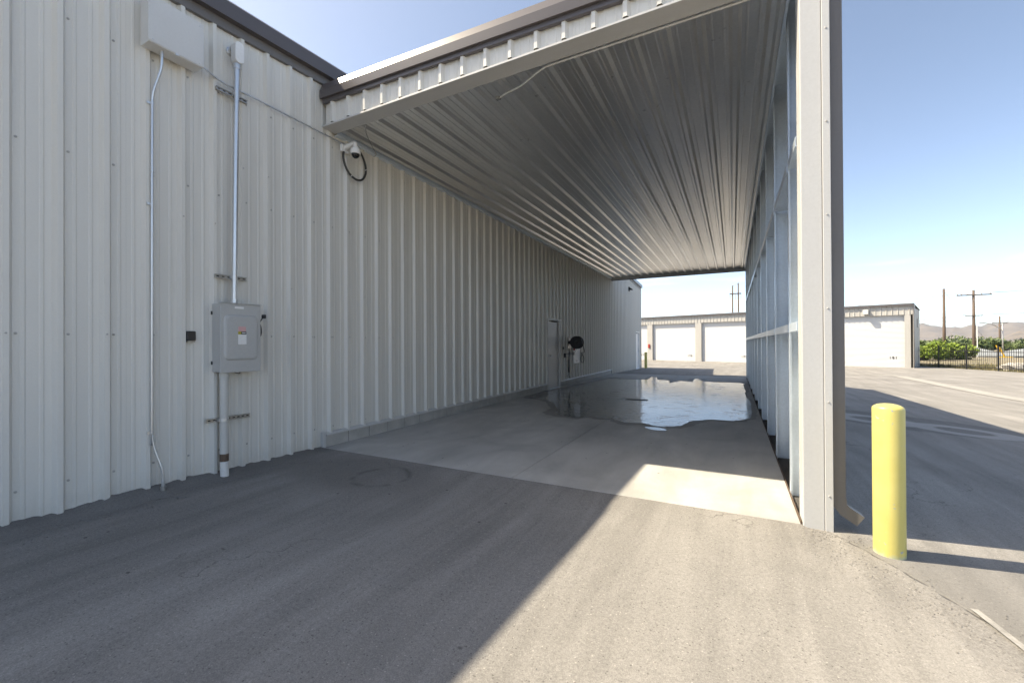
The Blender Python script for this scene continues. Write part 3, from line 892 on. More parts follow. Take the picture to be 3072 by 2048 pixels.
# fascia panels (ribs facing the camera side)
x = HB0 + 0.01
while x < HB1 - 0.02:
    prof = []
    for k in range(3): prof += [(x + k * CP + a * CP / PITCH, d) for a, d in PP]
    prof.append((x + 3 * CP - 0.0005, 0.0))
    vv = []
    for px, d in prof:
        px = min(px, HB1)
        vv += [(px, YF + 0.042 - d, 4.388), (px, YF + 0.042 - d, rooftop(px) - 0.16)]
    ff = [(2 * i, 2 * i + 2, 2 * i + 3, 2 * i + 1) for i in range(len(prof) - 1) if vv[2 * i + 2][0] - vv[2 * i][0] > 1e-5]
    MB().add(vv, ff).build("fascia_panel", 'wall', can)
    x += 3 * CP
MB().loft([[(xx, a, z) for a, z in ((YF + 0.05, 4.412), (YF + 0.12, 4.412), (YF + 0.12, rooftop(xx) - 0.02), (YF + 0.05, rooftop(xx) - 0.02))] for xx in (HB0, CX1 - 0.1)]).build("header_backing", 'mortar', can)
# brown edge trim over the fascia
tsec = [(0.035, -0.215), (-0.045, -0.215), (-0.045, -0.105), (-0.005, 0.0), (0.10, 0.0), (0.10, -0.03), (0.035, -0.03)]
MB().loft([[(xx, YF + a, rooftop(xx) + b_) for a, b_ in tsec] for xx in (CX0 - 0.01, CX1 + 0.05)]).build("edge_trim", 'brown', can, bevel=0.002)
tsec2 = [(0.030, -0.265), (-0.012, -0.265), (-0.012, -0.2165), (0.030, -0.2165)]
MB().loft([[(xx, YF + a, rooftop(xx) + b_) for a, b_ in tsec2] for xx in (CX0 + 0.002, HB1)]).build("trim_lip", 'brown', can)
# roof sheet and far-end header
MB().loft([[(xx, a, rooftop(xx) + b_) for a, b_ in ((YF + 0.102, -0.05), (YB - 0.012, -0.05), (YB - 0.012, -0.01), (YF + 0.102, -0.01))] for xx in (CX0, CX1)]).build("roof", 'brown', can)
MB().box(CX0, 0.47, YB - 0.10, YB - 0.012, 4.27, 4.60).build("header_beam", 'trim', can)
MB().loft([[(xx, YB + a, z) for a, z in ((-0.01, 4.235), (0.03, 4.235), (0.03, rooftop(xx)), (-0.01, rooftop(xx)))] for xx in (CX0, CX1)]).build("edge_trim", 'brown', can)

# framed right side
WI, WO = 0.462, 0.655                         # inner and outer faces of the framing
stud = None
SY = [4.70 + 1.44 * i for i in range(11)]
for i, yy in enumerate(SY):
    if stud is None:
        t = 0.004
        mb = MB().box(WI, WO, yy, yy + t, -0.03, 4.56)
        mb.box(WI, WI + t, yy - 0.065, yy - 0.0001, -0.03, 4.56).box(WO - t, WO, yy - 0.065, yy - 0.0001, -0.03, 4.56)
        mb.box(WI + t, WI + 0.016, yy - 0.065, yy - 0.061, -0.03, 4.56)
        stud = mb.build("stud", 'galv', can)
    else:
        share(stud, "stud", can, (random.uniform(-0.003, 0.003), yy - SY[0], 0))
ends = [YF + 0.19] + SY + [YB - 0.06]
for gz in (1.49, 2.985):
    for i in range(len(ends) - 1):
        a = ends[i] + (0.006 if i else 0.0) ; b_ = ends[i + 1] - 0.067
        t = 0.004
        mb = MB().box(WI - 0.004, WO - 0.006, a, b_, gz, gz + t)
        mb.box(WI - 0.004, WI, a, b_, gz + t, gz + 0.075).box(WO - 0.010, WO - 0.006, a, b_, gz + t, gz + 0.075)
        mb.box(WI, WI + 0.016, a, b_, gz + 0.071, gz + 0.075)
        mb.build("girt", 'galv', can)
# top rail and cleats above the ceiling edge
MB().box(WI + 0.02, WO - 0.01, YF + 0.2, YB - 0.1, 4.565, 4.60).build("top_rail", 'galv', can)
cl = None
for i, yy in enumerate(SY):
    if cl is None:
        rg = [[(xx, yy + 0.07 + dy, 4.31 + dz) for dy, dz in ((0, 0), (0.075, -0.02), (0.075, -0.012), (0, 0.008))] for xx in (0.455, 0.60)]
        cl = MB().loft(rg).build("cleat", 'galv', can)
    else: share(cl, "cleat", can, (0, yy - SY[0], 0))
# outer cladding, in ribbed panels (ribs face out to the right)
y = YF + 0.14
while y < YB - 0.05:
    prof = []
    for k in range(3): prof += [(y + k * CP + a * CP / PITCH, d) for a, d in PP]
    prof.append((y + 3 * CP - 0.0005, 0.0))
    vv = []
    for py, d in prof:
        py = min(py, YB - 0.02)
        vv += [(WO + 0.004 + d, py, -0.55), (WO + 0.004 + d, py, rooftop(WO) - 0.07)]
    ff = [(2 * i, 2 * i + 2, 2 * i + 3, 2 * i + 1) for i in range(len(prof) - 1) if vv[2 * i + 2][1] - vv[2 * i][1] > 1e-5]
    MB().add(vv, ff).build("cladding_panel", 'wall', can)
    y += 3 * CP
MB().box(CX1 - 0.045, CX1 + 0.07, YF - 0.05, YB + 0.05, rooftop(CX1) - 0.17, rooftop(CX1) - 0.012).build("gutter", 'brown', can, bevel=0.004)
# corner column at the mouth: jamb trim, corner trim
MB().box(0.468, 0.604, YF - 0.012, YF + 0.185, -0.12, 4.66).build("column", 'trim', can, bevel=0.006)
MB().box(0.606, 0.656, YF - 0.022, YF + 0.10, -0.14, 4.68).build("corner_trim", 'trim', can, bevel=0.003)
for zz in (0.25, 0.95, 1.65, 2.35, 3.05, 3.75):
    MB().lathe((0.631, YF - 0.0215, zz), [(0.007, 0.0), (0.006, -0.004), (0.003, -0.006)], 10, axis=1).build("screw", 'screw', can)
MB().box(0.36 + 0.108, 0.64, YB - 0.10, YB - 0.02, -0.12, 4.55).build("column", 'trim', can)
# base angle along the slab edge
MB().box(SLAB_X1 + 0.0015, SLAB_X1 + 0.006, YF + 0.02, YB - 0.02, -0.04, 0.018).build("base_angle", 'rust', can)
MB().box(WI, WO - 0.005, YF + 0.19, YB - 0.1, -0.04, -0.032).build("base_channel", 'galv', can)
# downspout with a kicked-out foot
DX0, DX1, DY0, DY1 = 0.660, 0.742, YF + 0.035, YF + 0.115
ds = MB().box(DX0, DX1, DY0, DY1, 0.19, 4.55).build("downspout", 'taupe', can, bevel=0.008)
path = [((DX0 + DX1) / 2, 0.23), ((DX0 + DX1) / 2 + 0.004, 0.175), ((DX0 + DX1) / 2 + 0.035, 0.135), ((DX0 + DX1) / 2 + 0.125, 0.075)]
rings = []
for k, (px, pz) in enumerate(path):
    ang = (0, 0.30, 0.80, 1.00)[k]
    nx, nz = math.cos(ang), math.sin(ang)
    hw = 0.042
    rings.append([(px - nx * hw, DY0 - 0.002, pz - nz * hw), (px + nx * hw, DY0 - 0.002, pz + nz * hw), (px + nx * hw, DY1 + 0.002, pz + nz * hw), (px - nx * hw, DY1 + 0.002, pz - nz * hw)])
MB().loft(rings).build("elbow", 'taupe', ds)

# ------------------------------------------------------------------ electrical gear on the left wall
box = thing("junction_box", (-4.9, 2.14, 4.2), "large flat grey metal box high on the wall near the roof edge", "electrical box")
MB().box(WX + RIBH + 0.001, -4.752, 1.915, 2.368, 4.205, 4.64).build("enclosure", 'boxgrey', box, bevel=0.003)
c_ = MB().box(-4.7515, -4.745, 1.910, 2.373, 4.212, 4.645).build("cover", 'boxgrey', box, bevel=0.002)
for (yy, zz) in ((1.945, 4.235), (2.335, 4.235), (1.945, 4.61), (2.335, 4.61)):
    MB().lathe((-4.7448, yy, zz), [(0.007, 0), (0.006, 0.004), (0.002, 0.005)], 10, axis=0).build("screw", 'conduit', c_)
MB().box(-4.765, -4.742, 2.125, 2.15, 4.198, 4.2115).build("latch", 'conduit', box)

def conduit(name, pts, r, mat, label, couplings=(), straps=(), fit_r=1.35, group=None, cat="conduit"):
    P = smooth_path(pts, 5)
    t = thing(name, P[-1], label, cat, group)
    MB().tube(P, r, 12).build("pipe", mat, t, smooth=True)
    for (p, ax) in couplings:
        d = Vector(ax) * 0.028
        a = Vector(p)
        rr = [r * fit_r * k for k in (0.95, 1.0, 1.0, 0.86, 0.86, 1.0, 1.0, 0.95)]
        MB().tube([a - d, a - d * 0.9, a - d * 0.4, a - d * 0.35, a + d * 0.35, a + d * 0.4, a + d * 0.9, a + d], rr, 14).build("coupling", mat, t, smooth=False)
    for (p, side) in straps:
        a = Vector(p)
        mb = MB().tube([a - Vector((0, 0, 0.011)), a + Vector((0, 0, 0.011))], r * 1.16, 14)
        mb.box(a.x - r - 0.004, a.x - r * 0.2, a.y + side * r * 0.9, a.y + side * (r + 0.026), a.z - 0.011, a.z + 0.011)
        mb.build("strap", mat, t)
    return t
XC = WX + RIBH + 0.022
conduit("conduit", [(XC + 0.07, 2.045, 4.20), (XC + 0.068, 2.045, 4.12), (XC + 0.055, 2.040, 4.02), (XC + 0.02, 2.005, 3.84), (XC + 0.002, 1.997, 3.74), (XC, 1.996, 3.6), (XC, 1.994, 2.7), (XC, 1.990, 0.62), (XC, 1.992, 0.55), (XC + 0.01, 2.006, 0.42), (XC + 0.045, 2.050, 0.22), (XC + 0.05, 2.058, 0.12), (XC + 0.05, 2.058, 0.0)],
        0.0115, 'conduit', "thin bent galvanised conduit running from the high box down to the asphalt",
        couplings=[((XC + 0.07, 2.045, 4.18), (0, 0, 1)), ((XC, 1.9955, 3.07), (0, 0, 1)), ((XC + 0.05, 2.058, 0.085), (0, 0, 1))],
        straps=[((XC, 1.996, 3.70), -1), ((XC, 1.994, 2.74), -1), ((XC, 1.990, 0.575), -1)])
MB().lathe((XC + 0.05, 2.058, 0.0), [(0.024, -0.02), (0.024, 0.05), (0.020, 0.055)], 14).build("conduit_stub", 'strut', origin=(XC + 0.05, 2.058, 0), label="short brown pipe stub in the asphalt at the foot of the thin conduit", cat="pipe stub")

XT = WX + RIBH + 0.065
big = conduit("conduit", [(XT, 2.752, 4.50), (XT, 2.748, 4.3), (XT, 2.732, 3.0), (XT, 2.718, 1.9), (XT, 2.717, 1.84)], 0.027, 'conduit',
        "thick straight galvanised conduit rising from the grey switch box", couplings=[((XT, 2.752, 4.47), (0, 0, 1)), ((XT, 2.718, 1.872), (0, 0, 1))], straps=[], fit_r=1.28)
lb = thing("conduit_elbow", (XT, 2.755, 4.52), "white oval-faced conduit elbow fitting at the top of the thick conduit", "conduit fitting")
def oval(yc, zc, w, h, x, n=10):
    pts = []
    for k in range(n + 1):
        q = math.pi * k / n
        pts.append((x, yc + w * math.cos(q), zc + h - w + w * math.sin(q)))
    for k in range(n + 1):
        q = math.pi + math.pi * k / n
        pts.append((x, yc + w * math.cos(q), zc - h + w + w * math.sin(q)))
    return pts
MB().loft([oval(2.756, 4.615, 0.044, 0.115, XT - 0.045), oval(2.756, 4.615, 0.044, 0.115, XT + 0.040)]).build("body", 'boxgrey', lb, bevel=0.004)
MB().loft([oval(2.756, 4.615, 0.047, 0.118, XT + 0.041), oval(2.756, 4.615, 0.045, 0.116, XT + 0.050)]).build("cover", 'white', lb, bevel=0.003)
MB().lathe((WX + 0.0, 2.735, 4.66), [(0.045, 0.0), (0.045, 0.022), (0.036, 0.024), (0.036, 0.056)], 16, axis=0).build("hub", 'conduit', lb, smooth=False)

def strut_rail(y0, y1, z, slots, label, zb=None):
    zb = z if zb is None else zb
    t = thing("strut_rail", (WX + 0.05, (y0 + y1) / 2, z), label, "strut rail", "slotted steel strut rails")
    xa, xb = WX + RIBH + 0.001, WX + RIBH + 0.034
    def sl(yy): return z + (zb - z) * (yy - y0) / (y1 - y0)
    mb = MB()
    rings = [[(xx, yy, sl(yy) + dz) for xx, dz in ((xa, -0.0205), (xb, -0.0205), (xb, -0.011), (xb - 0.012, -0.011), (xb - 0.012, 0.011), (xb, 0.011), (xb, 0.0205), (xa, 0.0205))] for yy in (y0, y1)]
    mb.loft(rings).build("channel", 'strut', t, bevel=0.001)
    for k in range(slots):
        yy = y0 + (y1 - y0) * (k + 0.5) / slots
        MB().box(xb - 0.013, xb - 0.010, yy - 0.012, yy + 0.012, sl(yy) - 0.006, sl(yy) + 0.006).build("slot", 'black', t)
    return t
s1 = strut_rail(2.56, 2.885, 4.155, 6, "uppermost slotted steel strut rail behind the thick conduit under the roof edge")
s2 = strut_rail(2.545, 2.872, 2.138, 6, "slotted steel strut rail just above the grey switch box")
s3 = strut_rail(2.46, 2.905, 0.603, 9, "lowest slotted steel strut rail clamped to the painted pipe below the switch box")
for t, zc, rr, yc, xc in ((s1, 4.155, 0.027, 2.746, XT), (s2, 2.138, 0.027, 2.720, XT), (s3, 0.603, 0.041, 2.601, WX + RIBH + 0.08)):
    mb = MB().tube([(xc, yc, zc - 0.016), (xc, yc, zc + 0.016)], rr * 1.07, 18)
    mb.box(xc - rr - 0.01, xc - 0.2 * rr, yc - rr * 1.15, yc + rr * 1.35, zc - 0.016, zc + 0.016)
    mb.build("clamp", 'conduit', t)

# safety switch
sw = thing("switch_box", (-4.85, 2.73, 1.10), "grey safety switch box with side handle and stickers on the wall", "switch box")
SX = -4.752
MB().box(WX + RIBH + 0.001, SX, 2.525, 2.940, 1.112, 1.838).build("case", 'switchgrey', sw, bevel=0.004)
cv = MB().box(SX + 0.0005, SX + 0.010, 2.519, 2.946, 1.106, 1.842).build("cover", 'switchgrey', sw, bevel=0.004)
def rrect(y0, y1, z0, z1, r, x, n=6):
    pts = []
    for (cy, cz, a0) in ((y1 - r, z1 - r, 0), (y0 + r, z1 - r, 1), (y0 + r, z0 + r, 2), (y1 - r, z0 + r, 3)):
        for k in range(n + 1):
            q = (a0 + k / n) * math.pi / 2
            pts.append((x, cy + r * math.cos(q), cz + r * math.sin(q)))
    return pts
MB().loft([rrect(2.553, 2.915, 1.235, 1.722, 0.055, SX + 0.009), rrect(2.562, 2.906, 1.244, 1.713, 0.052, SX + 0.022), rrect(2.580, 2.888, 1.262, 1.695, 0.045, SX + 0.027)]).build("raised_panel", 'switchgrey', cv, smooth=False)
xs_ = SX + 0.0275
MB().box(xs_, xs_ + 0.001, 2.692, 2.772, 1.545, 1.597).build("sticker", 'pink', cv)
MB().box(xs_, xs_ + 0.0012, 2.690, 2.722, 1.513, 1.5445).build("sticker", 'yelsticker', cv)
MB().box(xs_, xs_ + 0.0012, 2.7225, 2.776, 1.513, 1.5445).build("sticker", 'black', cv)
MB().box(xs_ + 0.0013, xs_ + 0.0018, 2.730, 2.768, 1.523, 1.536).build("sticker", 'boxgrey', cv)
MB().box(xs_, xs_ + 0.001, 2.690, 2.778, 1.405, 1.512).build("sticker", 'white', cv)
MB().box(SX + 0.0102, SX + 0.0112, 2.665, 2.760, 1.790, 1.813).build("sticker", 'white', cv)
MB().box(SX - 0.0, SX + 0.022, 2.515, 2.950, 1.8425, 1.850).build("drip_lip", 'switchgrey', cv)
for zz in (1.74, 1.21):
    MB().box(-4.905, -4.895, 2.512, 2.524, zz - 0.018, zz + 0.018).build("hinge", 'black', sw)
hp = [(-4.80, 2.952, 1.47), (-4.80, 2.975, 1.52), (-4.795, 2.972, 1.60), (-4.79, 2.965, 1.65), (-4.785, 2.985, 1.69), (-4.78, 3.015, 1.735)]
MB().tube(smooth_path(hp, 5), [0.006 + 0.012 * math.sin(math.pi * min(1, k / 14)) for k in range(26)], 10).build("handle", 'black', sw, smooth=True)
MB().box(-4.80, -4.765, 2.990, 3.028, 1.70, 1.745).build("handle_grip", 'black', sw, bevel=0.006)
MB().box(-4.83, -4.78, 2.9405, 2.952, 1.50, 1.62).build("handle_pivot", 'switchgrey', sw, bevel=0.004)
MB().tube(smooth_path([(-4.80, 2.68, 1.108), (-4.80, 2.70, 1.100), (-4.80, 2.745, 1.088), (-4.80, 2.752, 1.105), (-4.80, 2.753, 1.112)], 4), 0.004, 8).build("ground_wire", 'black', sw, smooth=True)

# painted pipe below the switch
XP = WX + RIBH + 0.080
t = thing("service_pipe", (XP, 2.602, 0), "wide pale painted pipe from the switch box into the asphalt with brown tape band", "pipe")
MB().tube([(XP, 2.602, 1.115), (XP, 2.602, 0.242)], 0.041, 20).build("pipe", 'pvc', t, smooth=False)
MB().tube([(XP, 2.602, 1.113), (XP, 2.602, 1.06)], 0.046, 20).build("collar", 'pvc', t)
MB().tube([(XP, 2.602, 0.2415), (XP, 2.602, 0.162)], 0.0425, 20).build("tape_band", 'rust', t)
MB().tube([(XP, 2.602, 0.1615), (XP + 0.002, 2.604, 0.06), (XP + 0.004, 2.606, -0.06)], 0.0405, 20).build("lower_pipe", 'pvcwhite', t)

sn = thing("wall_sensor", (WX + 0.03, 2.33, 1.43), "small black box sensor on the wall left of the switch box", "sensor")
MB().loft([rrect(2.290, 2.372, 1.443, 1.543, 0.012, WX + 0.001), rrect(2.290, 2.372, 1.443, 1.543, 0.012, WX + 0.045), rrect(2.297, 2.365, 1.450, 1.536, 0.010, WX + 0.052)]).build("case", 'black', sn)
MB().box(WX + 0.002, WX + 0.046, 2.298, 2.366, 1.428, 1.4425).build("base", 'strut', sn)

# slim conduit along the wall to the camera
XW = WX + RIBH + 0.012
conduit("wall_conduit", [(XW + 0.03, 2.37, 4.285), (XW + 0.03, 2.44, 4.282), (XW + 0.01, 2.54, 4.262), (XW, 2.66, 4.248), (XW, 3.0, 4.252), (XW, 3.36, 4.250), (XW, 3.8, 4.248), (XW, 4.18, 4.246), (XW, 4.33, 4.246)], 0.0095, 'conduit',
        "slim conduit running along the wall from the high box towards the camera", couplings=[((XW, 3.36, 4.250), (0, 1, 0)), ((XW, 4.30, 4.246), (0, 1, 0))])

# security camera with bracket
cm = thing("security_camera", (WX + 0.05, 4.25, 4.15), "white dome security camera on a wall bracket under the canopy ceiling", "camera")
MB().box(WX + RIBH + 0.001, WX + RIBH + 0.05, 4.185, 4.315, 4.125, 4.225).build("base_box", 'white', cm, bevel=0.008)
ap = [(WX + 0.08, 4.25, 4.185), (WX + 0.16, 4.25, 4.200), (WX + 0.24, 4.25, 4.212), (WX + 0.275, 4.25, 4.205), (WX + 0.285, 4.25, 4.165), (WX + 0.285, 4.25, 4.13)]
MB().tube(smooth_path(ap, 5), [0.040 - 0.010 * min(1, k / 10) for k in range(26)], 14).build("arm", 'white', cm, smooth=True)
MB().lathe((WX + 0.285, 4.25, 4.06), [(0.030, 0.085), (0.052, 0.078), (0.066, 0.055), (0.068, 0.0), (0.060, -0.006)], 24).build("housing", 'white', cm, smooth=False)
MB().lathe((WX + 0.285, 4.25, 4.05), [(0.056, 0.004), (0.054, -0.012), (0.040, -0.038), (0.020, -0.050), (0.004, -0.053)], 20).build("dome", 'lens', cm, smooth=True)
lp = [(WX + 0.075, 4.225, 4.125), (WX + 0.085, 4.215, 4.02), (WX + 0.09, 4.26, 3.90), (WX + 0.09, 4.345, 3.825), (WX + 0.09, 4.45, 3.80), (WX + 0.085, 4.555, 3.84), (WX + 0.08, 4.625, 3.95), (WX + 0.075, 4.63, 4.07), (WX + 0.07, 4.585, 4.18), (WX + 0.06, 4.53, 4.26)]
hs = thing("flexible_hose", (WX + 0.08, 4.22, 4.12), "dark flexible conduit loop hanging below the security camera", "flexible conduit")
MB().tube(smooth_path(lp, 8), 0.0155, 12).build("hose", 'rubber', hs, smooth=True)
for p in ((WX + 0.09, 4.345, 3.825), (WX + 0.078, 4.628, 4.01)):
    MB().tube([Vector(p) - Vector((0, 0.006, -0.004)), Vector(p) + Vector((0, 0.006, -0.004))], 0.0185, 12).build("tie", 'conduit', hs)
# thin cable from header down to the wall
MB().tube(smooth_path([(WX + 0.62, YF + 0.21, 4.332), (WX + 0.56, YF + 0.26, 4.262), (WX + 0.40, YF + 0.50, 4.245), (WX + 0.22, YF + 0.78, 4.25), (WX + 0.10, YF + 0.85, 4.26)], 6), 0.006, 8).build("ceiling_cable", 'strut', origin=(WX + 0.3, YF + 0.6, 4.25), smooth=True,
    label="thin cable crossing from the header beam to the wall above the camera", cat="cable")
# conduit along the inner edge of the header beam
conduit("ceiling_conduit", [(-2.42, YF + 0.45, 4.295), (-2.30, YF + 0.40, 4.292), (-2.12, YF + 0.36, 4.288), (-1.98, YF + 0.30, 4.292), (-1.80, YF + 0.235, 4.312), (-1.68, YF + 0.222, 4.322), (-1.2, YF + 0.221, 4.322), (-0.4, YF + 0.221, 4.322), (0.42, YF + 0.221, 4.322)], 0.010, 'trim',
        "white conduit bent along the inner edge of the canopy header beam", couplings=[((-0.72, YF + 0.221, 4.322), (1, 0, 0))])
MB().box(-2.475, -2.42, YF + 0.43, YF + 0.48, 4.285, 4.312).build("conduit_box", 'strut', origin=(-2.45, YF + 0.46, 4.26), bevel=0.004, label="small dark junction box on the ceiling at the end of the white conduit", cat="junction box")

# lamp on the far end of the building
fl = thing("wall_lamp", (WX + 0.05, 22.98, 4.24), "small dark wall lamp high on the far end of the long building", "lamp")
MB().box(WX + RIBH + 0.001, WX + 0.09, 22.88, 23.08, 4.15, 4.38).build("back_plate", 'black', fl, bevel=0.01)
rings = [[(WX + a, yy, 4.2 + z) for a, z in ((0.091, 0.15), (0.24, 0.05), (0.24, 0.0), (0.091, 0.02))] for yy in (22.87, 23.09)]
MB().loft(rings).build("shade", 'black', fl, bevel=0.005)

# hose reel and wash-down plumbing
RC = (WX + 0.32, 13.6, 1.42)
hr = thing("hose_reel", (WX + 0.05, 13.6, 1.2), "round black hose reel on a bracket on the bay wall beside the door", "hose reel")
MB().lathe((RC[0], RC[1] - 0.10, RC[2]), [(0.20, 0.0), (0.215, 0.01), (0.215, 0.025), (0.12, 0.030), (0.12, 0.17), (0.215, 0.175), (0.215, 0.19), (0.20, 0.20)], 28, axis=1).build("drum", 'black', hr)
mb = MB()
for k in range(6):
    yy = RC[1] - 0.062 + 0.025 * k
    ring = [(RC[0] + (0.165 + 0.006 * (k % 2)) * math.cos(q), yy, RC[2] + (0.165 + 0.006 * (k % 2)) * math.sin(q)) for q in (2 * math.pi * j / 28 for j in range(29))]
    mb.tube(ring, 0.016, 8)
mb.build("wound_hose", 'rubber', hr, smooth=True)
MB().box(WX + RIBH + 0.001, WX + 0.06, 13.45, 13.75, 1.15, 1.60).box(WX + 0.0605, RC[0], RC[1] + 0.105, RC[1] + 0.125, RC[2] - 0.05, RC[2] + 0.05).box(WX + 0.0605, RC[0], RC[1] - 0.125, RC[1] - 0.105, RC[2] - 0.05, RC[2] + 0.05).build("bracket", 'black', hr)
MB().lathe((RC[0], RC[1] - 0.13, RC[2]), [(0.05, 0.0), (0.06, 0.01), (0.06, 0.03)], 16, axis=1).build("hub", 'rubber', hr)
MB().box(RC[0] - 0.09, RC[0] - 0.04, RC[1] - 0.10, RC[1] - 0.06, RC[2] - 0.27, RC[2] - 0.20).build("swivel", 'red', hr, bevel=0.006)
MB().tube(smooth_path([(RC[0] + 0.19, 13.6, 1.40), (RC[0] + 0.22, 13.62, 1.28), (RC[0] + 0.16, 13.9, 1.10), (WX + 0.10, 14.75, 1.04), (WX + 0.09, 15.05, 0.86), (WX + 0.09, 14.98, 0.70), (WX + 0.09, 14.76, 0.72), (WX + 0.09, 14.70, 0.86), (WX + 0.10, 14.82, 1.02)], 7), 0.011, 8).build("hanging_hose", 'rubber', hr, smooth=True)

wp = thing("wash_pipe", (WX + 0.06, 13.4, 0.2), "black wash-down pipe and valves on the wall below the hose reel", "pipe")
MB().tube(smooth_path([(WX + 0.10, 13.48, 1.22), (WX + 0.10, 13.44, 1.02), (WX + 0.10, 13.40, 0.92), (WX + 0.10, 13.40, 0.85)], 4), 0.018, 10).build("riser", 'black', wp, smooth=True)
MB().tube([(WX + 0.10, 13.40, 0.86), (WX + 0.10, 13.40, 0.42)], 0.030, 12).build("standpipe", 'black', wp, smooth=True)
MB().tube([(WX + 0.10, 13.05, 1.05), (WX + 0.10, 13.95, 1.05)], 0.014, 10).build("cross_pipe", 'black', wp, smooth=True)
MB().box(WX + 0.05, WX + 0.13, 13.06, 13.14, 0.93, 1.07).build("valve", 'black', wp, bevel=0.01)
MB().box(WX + 0.05, WX + 0.14, 13.86, 13.96, 0.99, 1.10).build("valve", 'strut', wp, bevel=0.01)
MB().tube(smooth_path([(WX + 0.11, 13.93, 1.06), (WX + 0.13, 14.05, 1.15), (WX + 0.18, 13.95, 1.24)], 5), 0.010, 8).build("feed_hose", 'strut', wp, smooth=True)
MB().tube(smooth_path([(WX + 0.10, 13.40, 0.43), (WX + 0.10, 13.38, 0.36), (WX + 0.09, 13.30, 0.30)], 5), 0.010, 8).build("drain_hose", 'rubber', wp, smooth=True)
MB().tube(smooth_path([(WX + 0.10, 13.42, 0.43), (WX + 0.10, 13.44, 0.34), (WX + 0.09, 13.50, 0.24)], 5), 0.008, 8).build("drain_hose", 'rubber', wp, smooth=True)
MB().box(WX + RIBH + 0.001, WX + 0.075, 12.98, 13.05, 1.20, 1.28).build("switch", 'black', origin=(WX + 0.05, 13.0, 1.2), bevel=0.005, label="small black switch on the wall between the door and hose reel", cat="switch")
pn = thing("wall_board", (WX + 0.04, 14.35, 0.69), "white rectangular board on the bay wall behind the hose reel", "board")
MB().box(WX + RIBH + 0.001, WX + 0.05, 14.02, 14.72, 0.69, 1.27).build("board", 'white', pn, bevel=0.004)
MB().box(WX + 0.0502, WX + 0.052, 14.26, 14.46, 0.76, 0.80).build("print", 'strut', pn)

# ------------------------------------------------------------------ bollards
def bollard(x, y, z, h, r, label):
    t = MB()
    prof = [(r * 1.01, -0.15), (r, 0.0), (r, h - 0.03)]
    for k in range(1, 7):
        q = k / 6 * math.pi / 2
        prof.append((r * math.cos(q * 0.97) if k < 6 else 0.012, h - 0.03 + 0.035 * math.sin(q)))
    t.lathe((x, y, z), prof, 40)
    ob = t.build("bollard", 'yellow', origin=(x, y, z), label=label, cat="bollard", group="yellow bollards")
    for p in ob.data.polygons: p.use_smooth = len(p.vertices) == 4
    return ob
bollard(0.922, 3.695, zg(0.92, 3.7) - 0.005, 1.005, 0.0855, "tall yellow steel bollard with chipped paint beside the canopy column")
bollard(WX + 0.28, 26.45, zg(WX, 26.5) - 0.005, 0.98, 0.0855, "small far yellow bollard at the end of the long building")

# ------------------------------------------------------------------ storage units across the lot
UC = Vector((10.97, 38.6)); UD = Vector((-0.939, 0.3425)).normalized(); UN = Vector((-UD.y * -1, UD.x)).normalized()
UN = Vector((-0.3425, -0.939)).normalized()
def U(s, d, z):                               # along the front, towards the camera, height
    p = UC + UD * s + UN * d
    return (p.x, p.y, z)
UZ = -0.37
un = thing("storage_units", (*UC, UZ), "row of storage units with white roll-up doors across the lot", "building")
def ubox(s0, s1, d0, d1, z0, z1):
    mb = MB()
    mb.add([U(s0, d0, z0), U(s1, d0, z0), U(s1, d1, z0), U(s0, d1, z0), U(s0, d0, z1), U(s1, d0, z1), U(s1, d1, z1), U(s0, d1, z1)],
           [(0, 3, 2, 1), (4, 5, 6, 7), (0, 1, 5, 4), (1, 2, 6, 5), (2, 3, 7, 6), (3, 0, 4, 7)])
    return mb
posts = [0.25, 5.08, 9.92, 14.75, 19.75, 24.7, 29.6]
DTOP = 3.28
for i, s in enumerate(posts):
    hw = 0.16 if i == 0 else 0.29
    ubox(s - hw, s + hw, -0.02, 0.02 + 0.002 * (i % 2), UZ - 0.5, DTOP + 0.02).build("door_post", 'unitwall', un, bevel=0.008)
    if i: ubox(s - hw + 0.02, s + hw - 0.02, -0.5, -0.021, UZ - 0.5, DTOP).build("jamb", 'unitwall', un)
ubox(-0.02, 29.9, -4.6, -0.55, UZ - 0.5, 3.6).build("inner_wall", 'mortar', un)
nums = ["181", "180", "179", "178", "177", "176"]
def text_mesh(body, size):
    cu = bpy.data.curves.new("lettering", 'FONT'); cu.body = body; cu.size = size; cu.extrude = 0.004; cu.align_x = 'CENTER'; cu.space_character = 1.35
    ob = bpy.data.objects.new("lettering", cu); col.objects.link(ob)
    dg = bpy.context.evaluated_depsgraph_get(); dg.update()
    me = bpy.data.meshes.new_from_object(ob.evaluated_get(dg))
    bpy.data.objects.remove(ob)
    return me
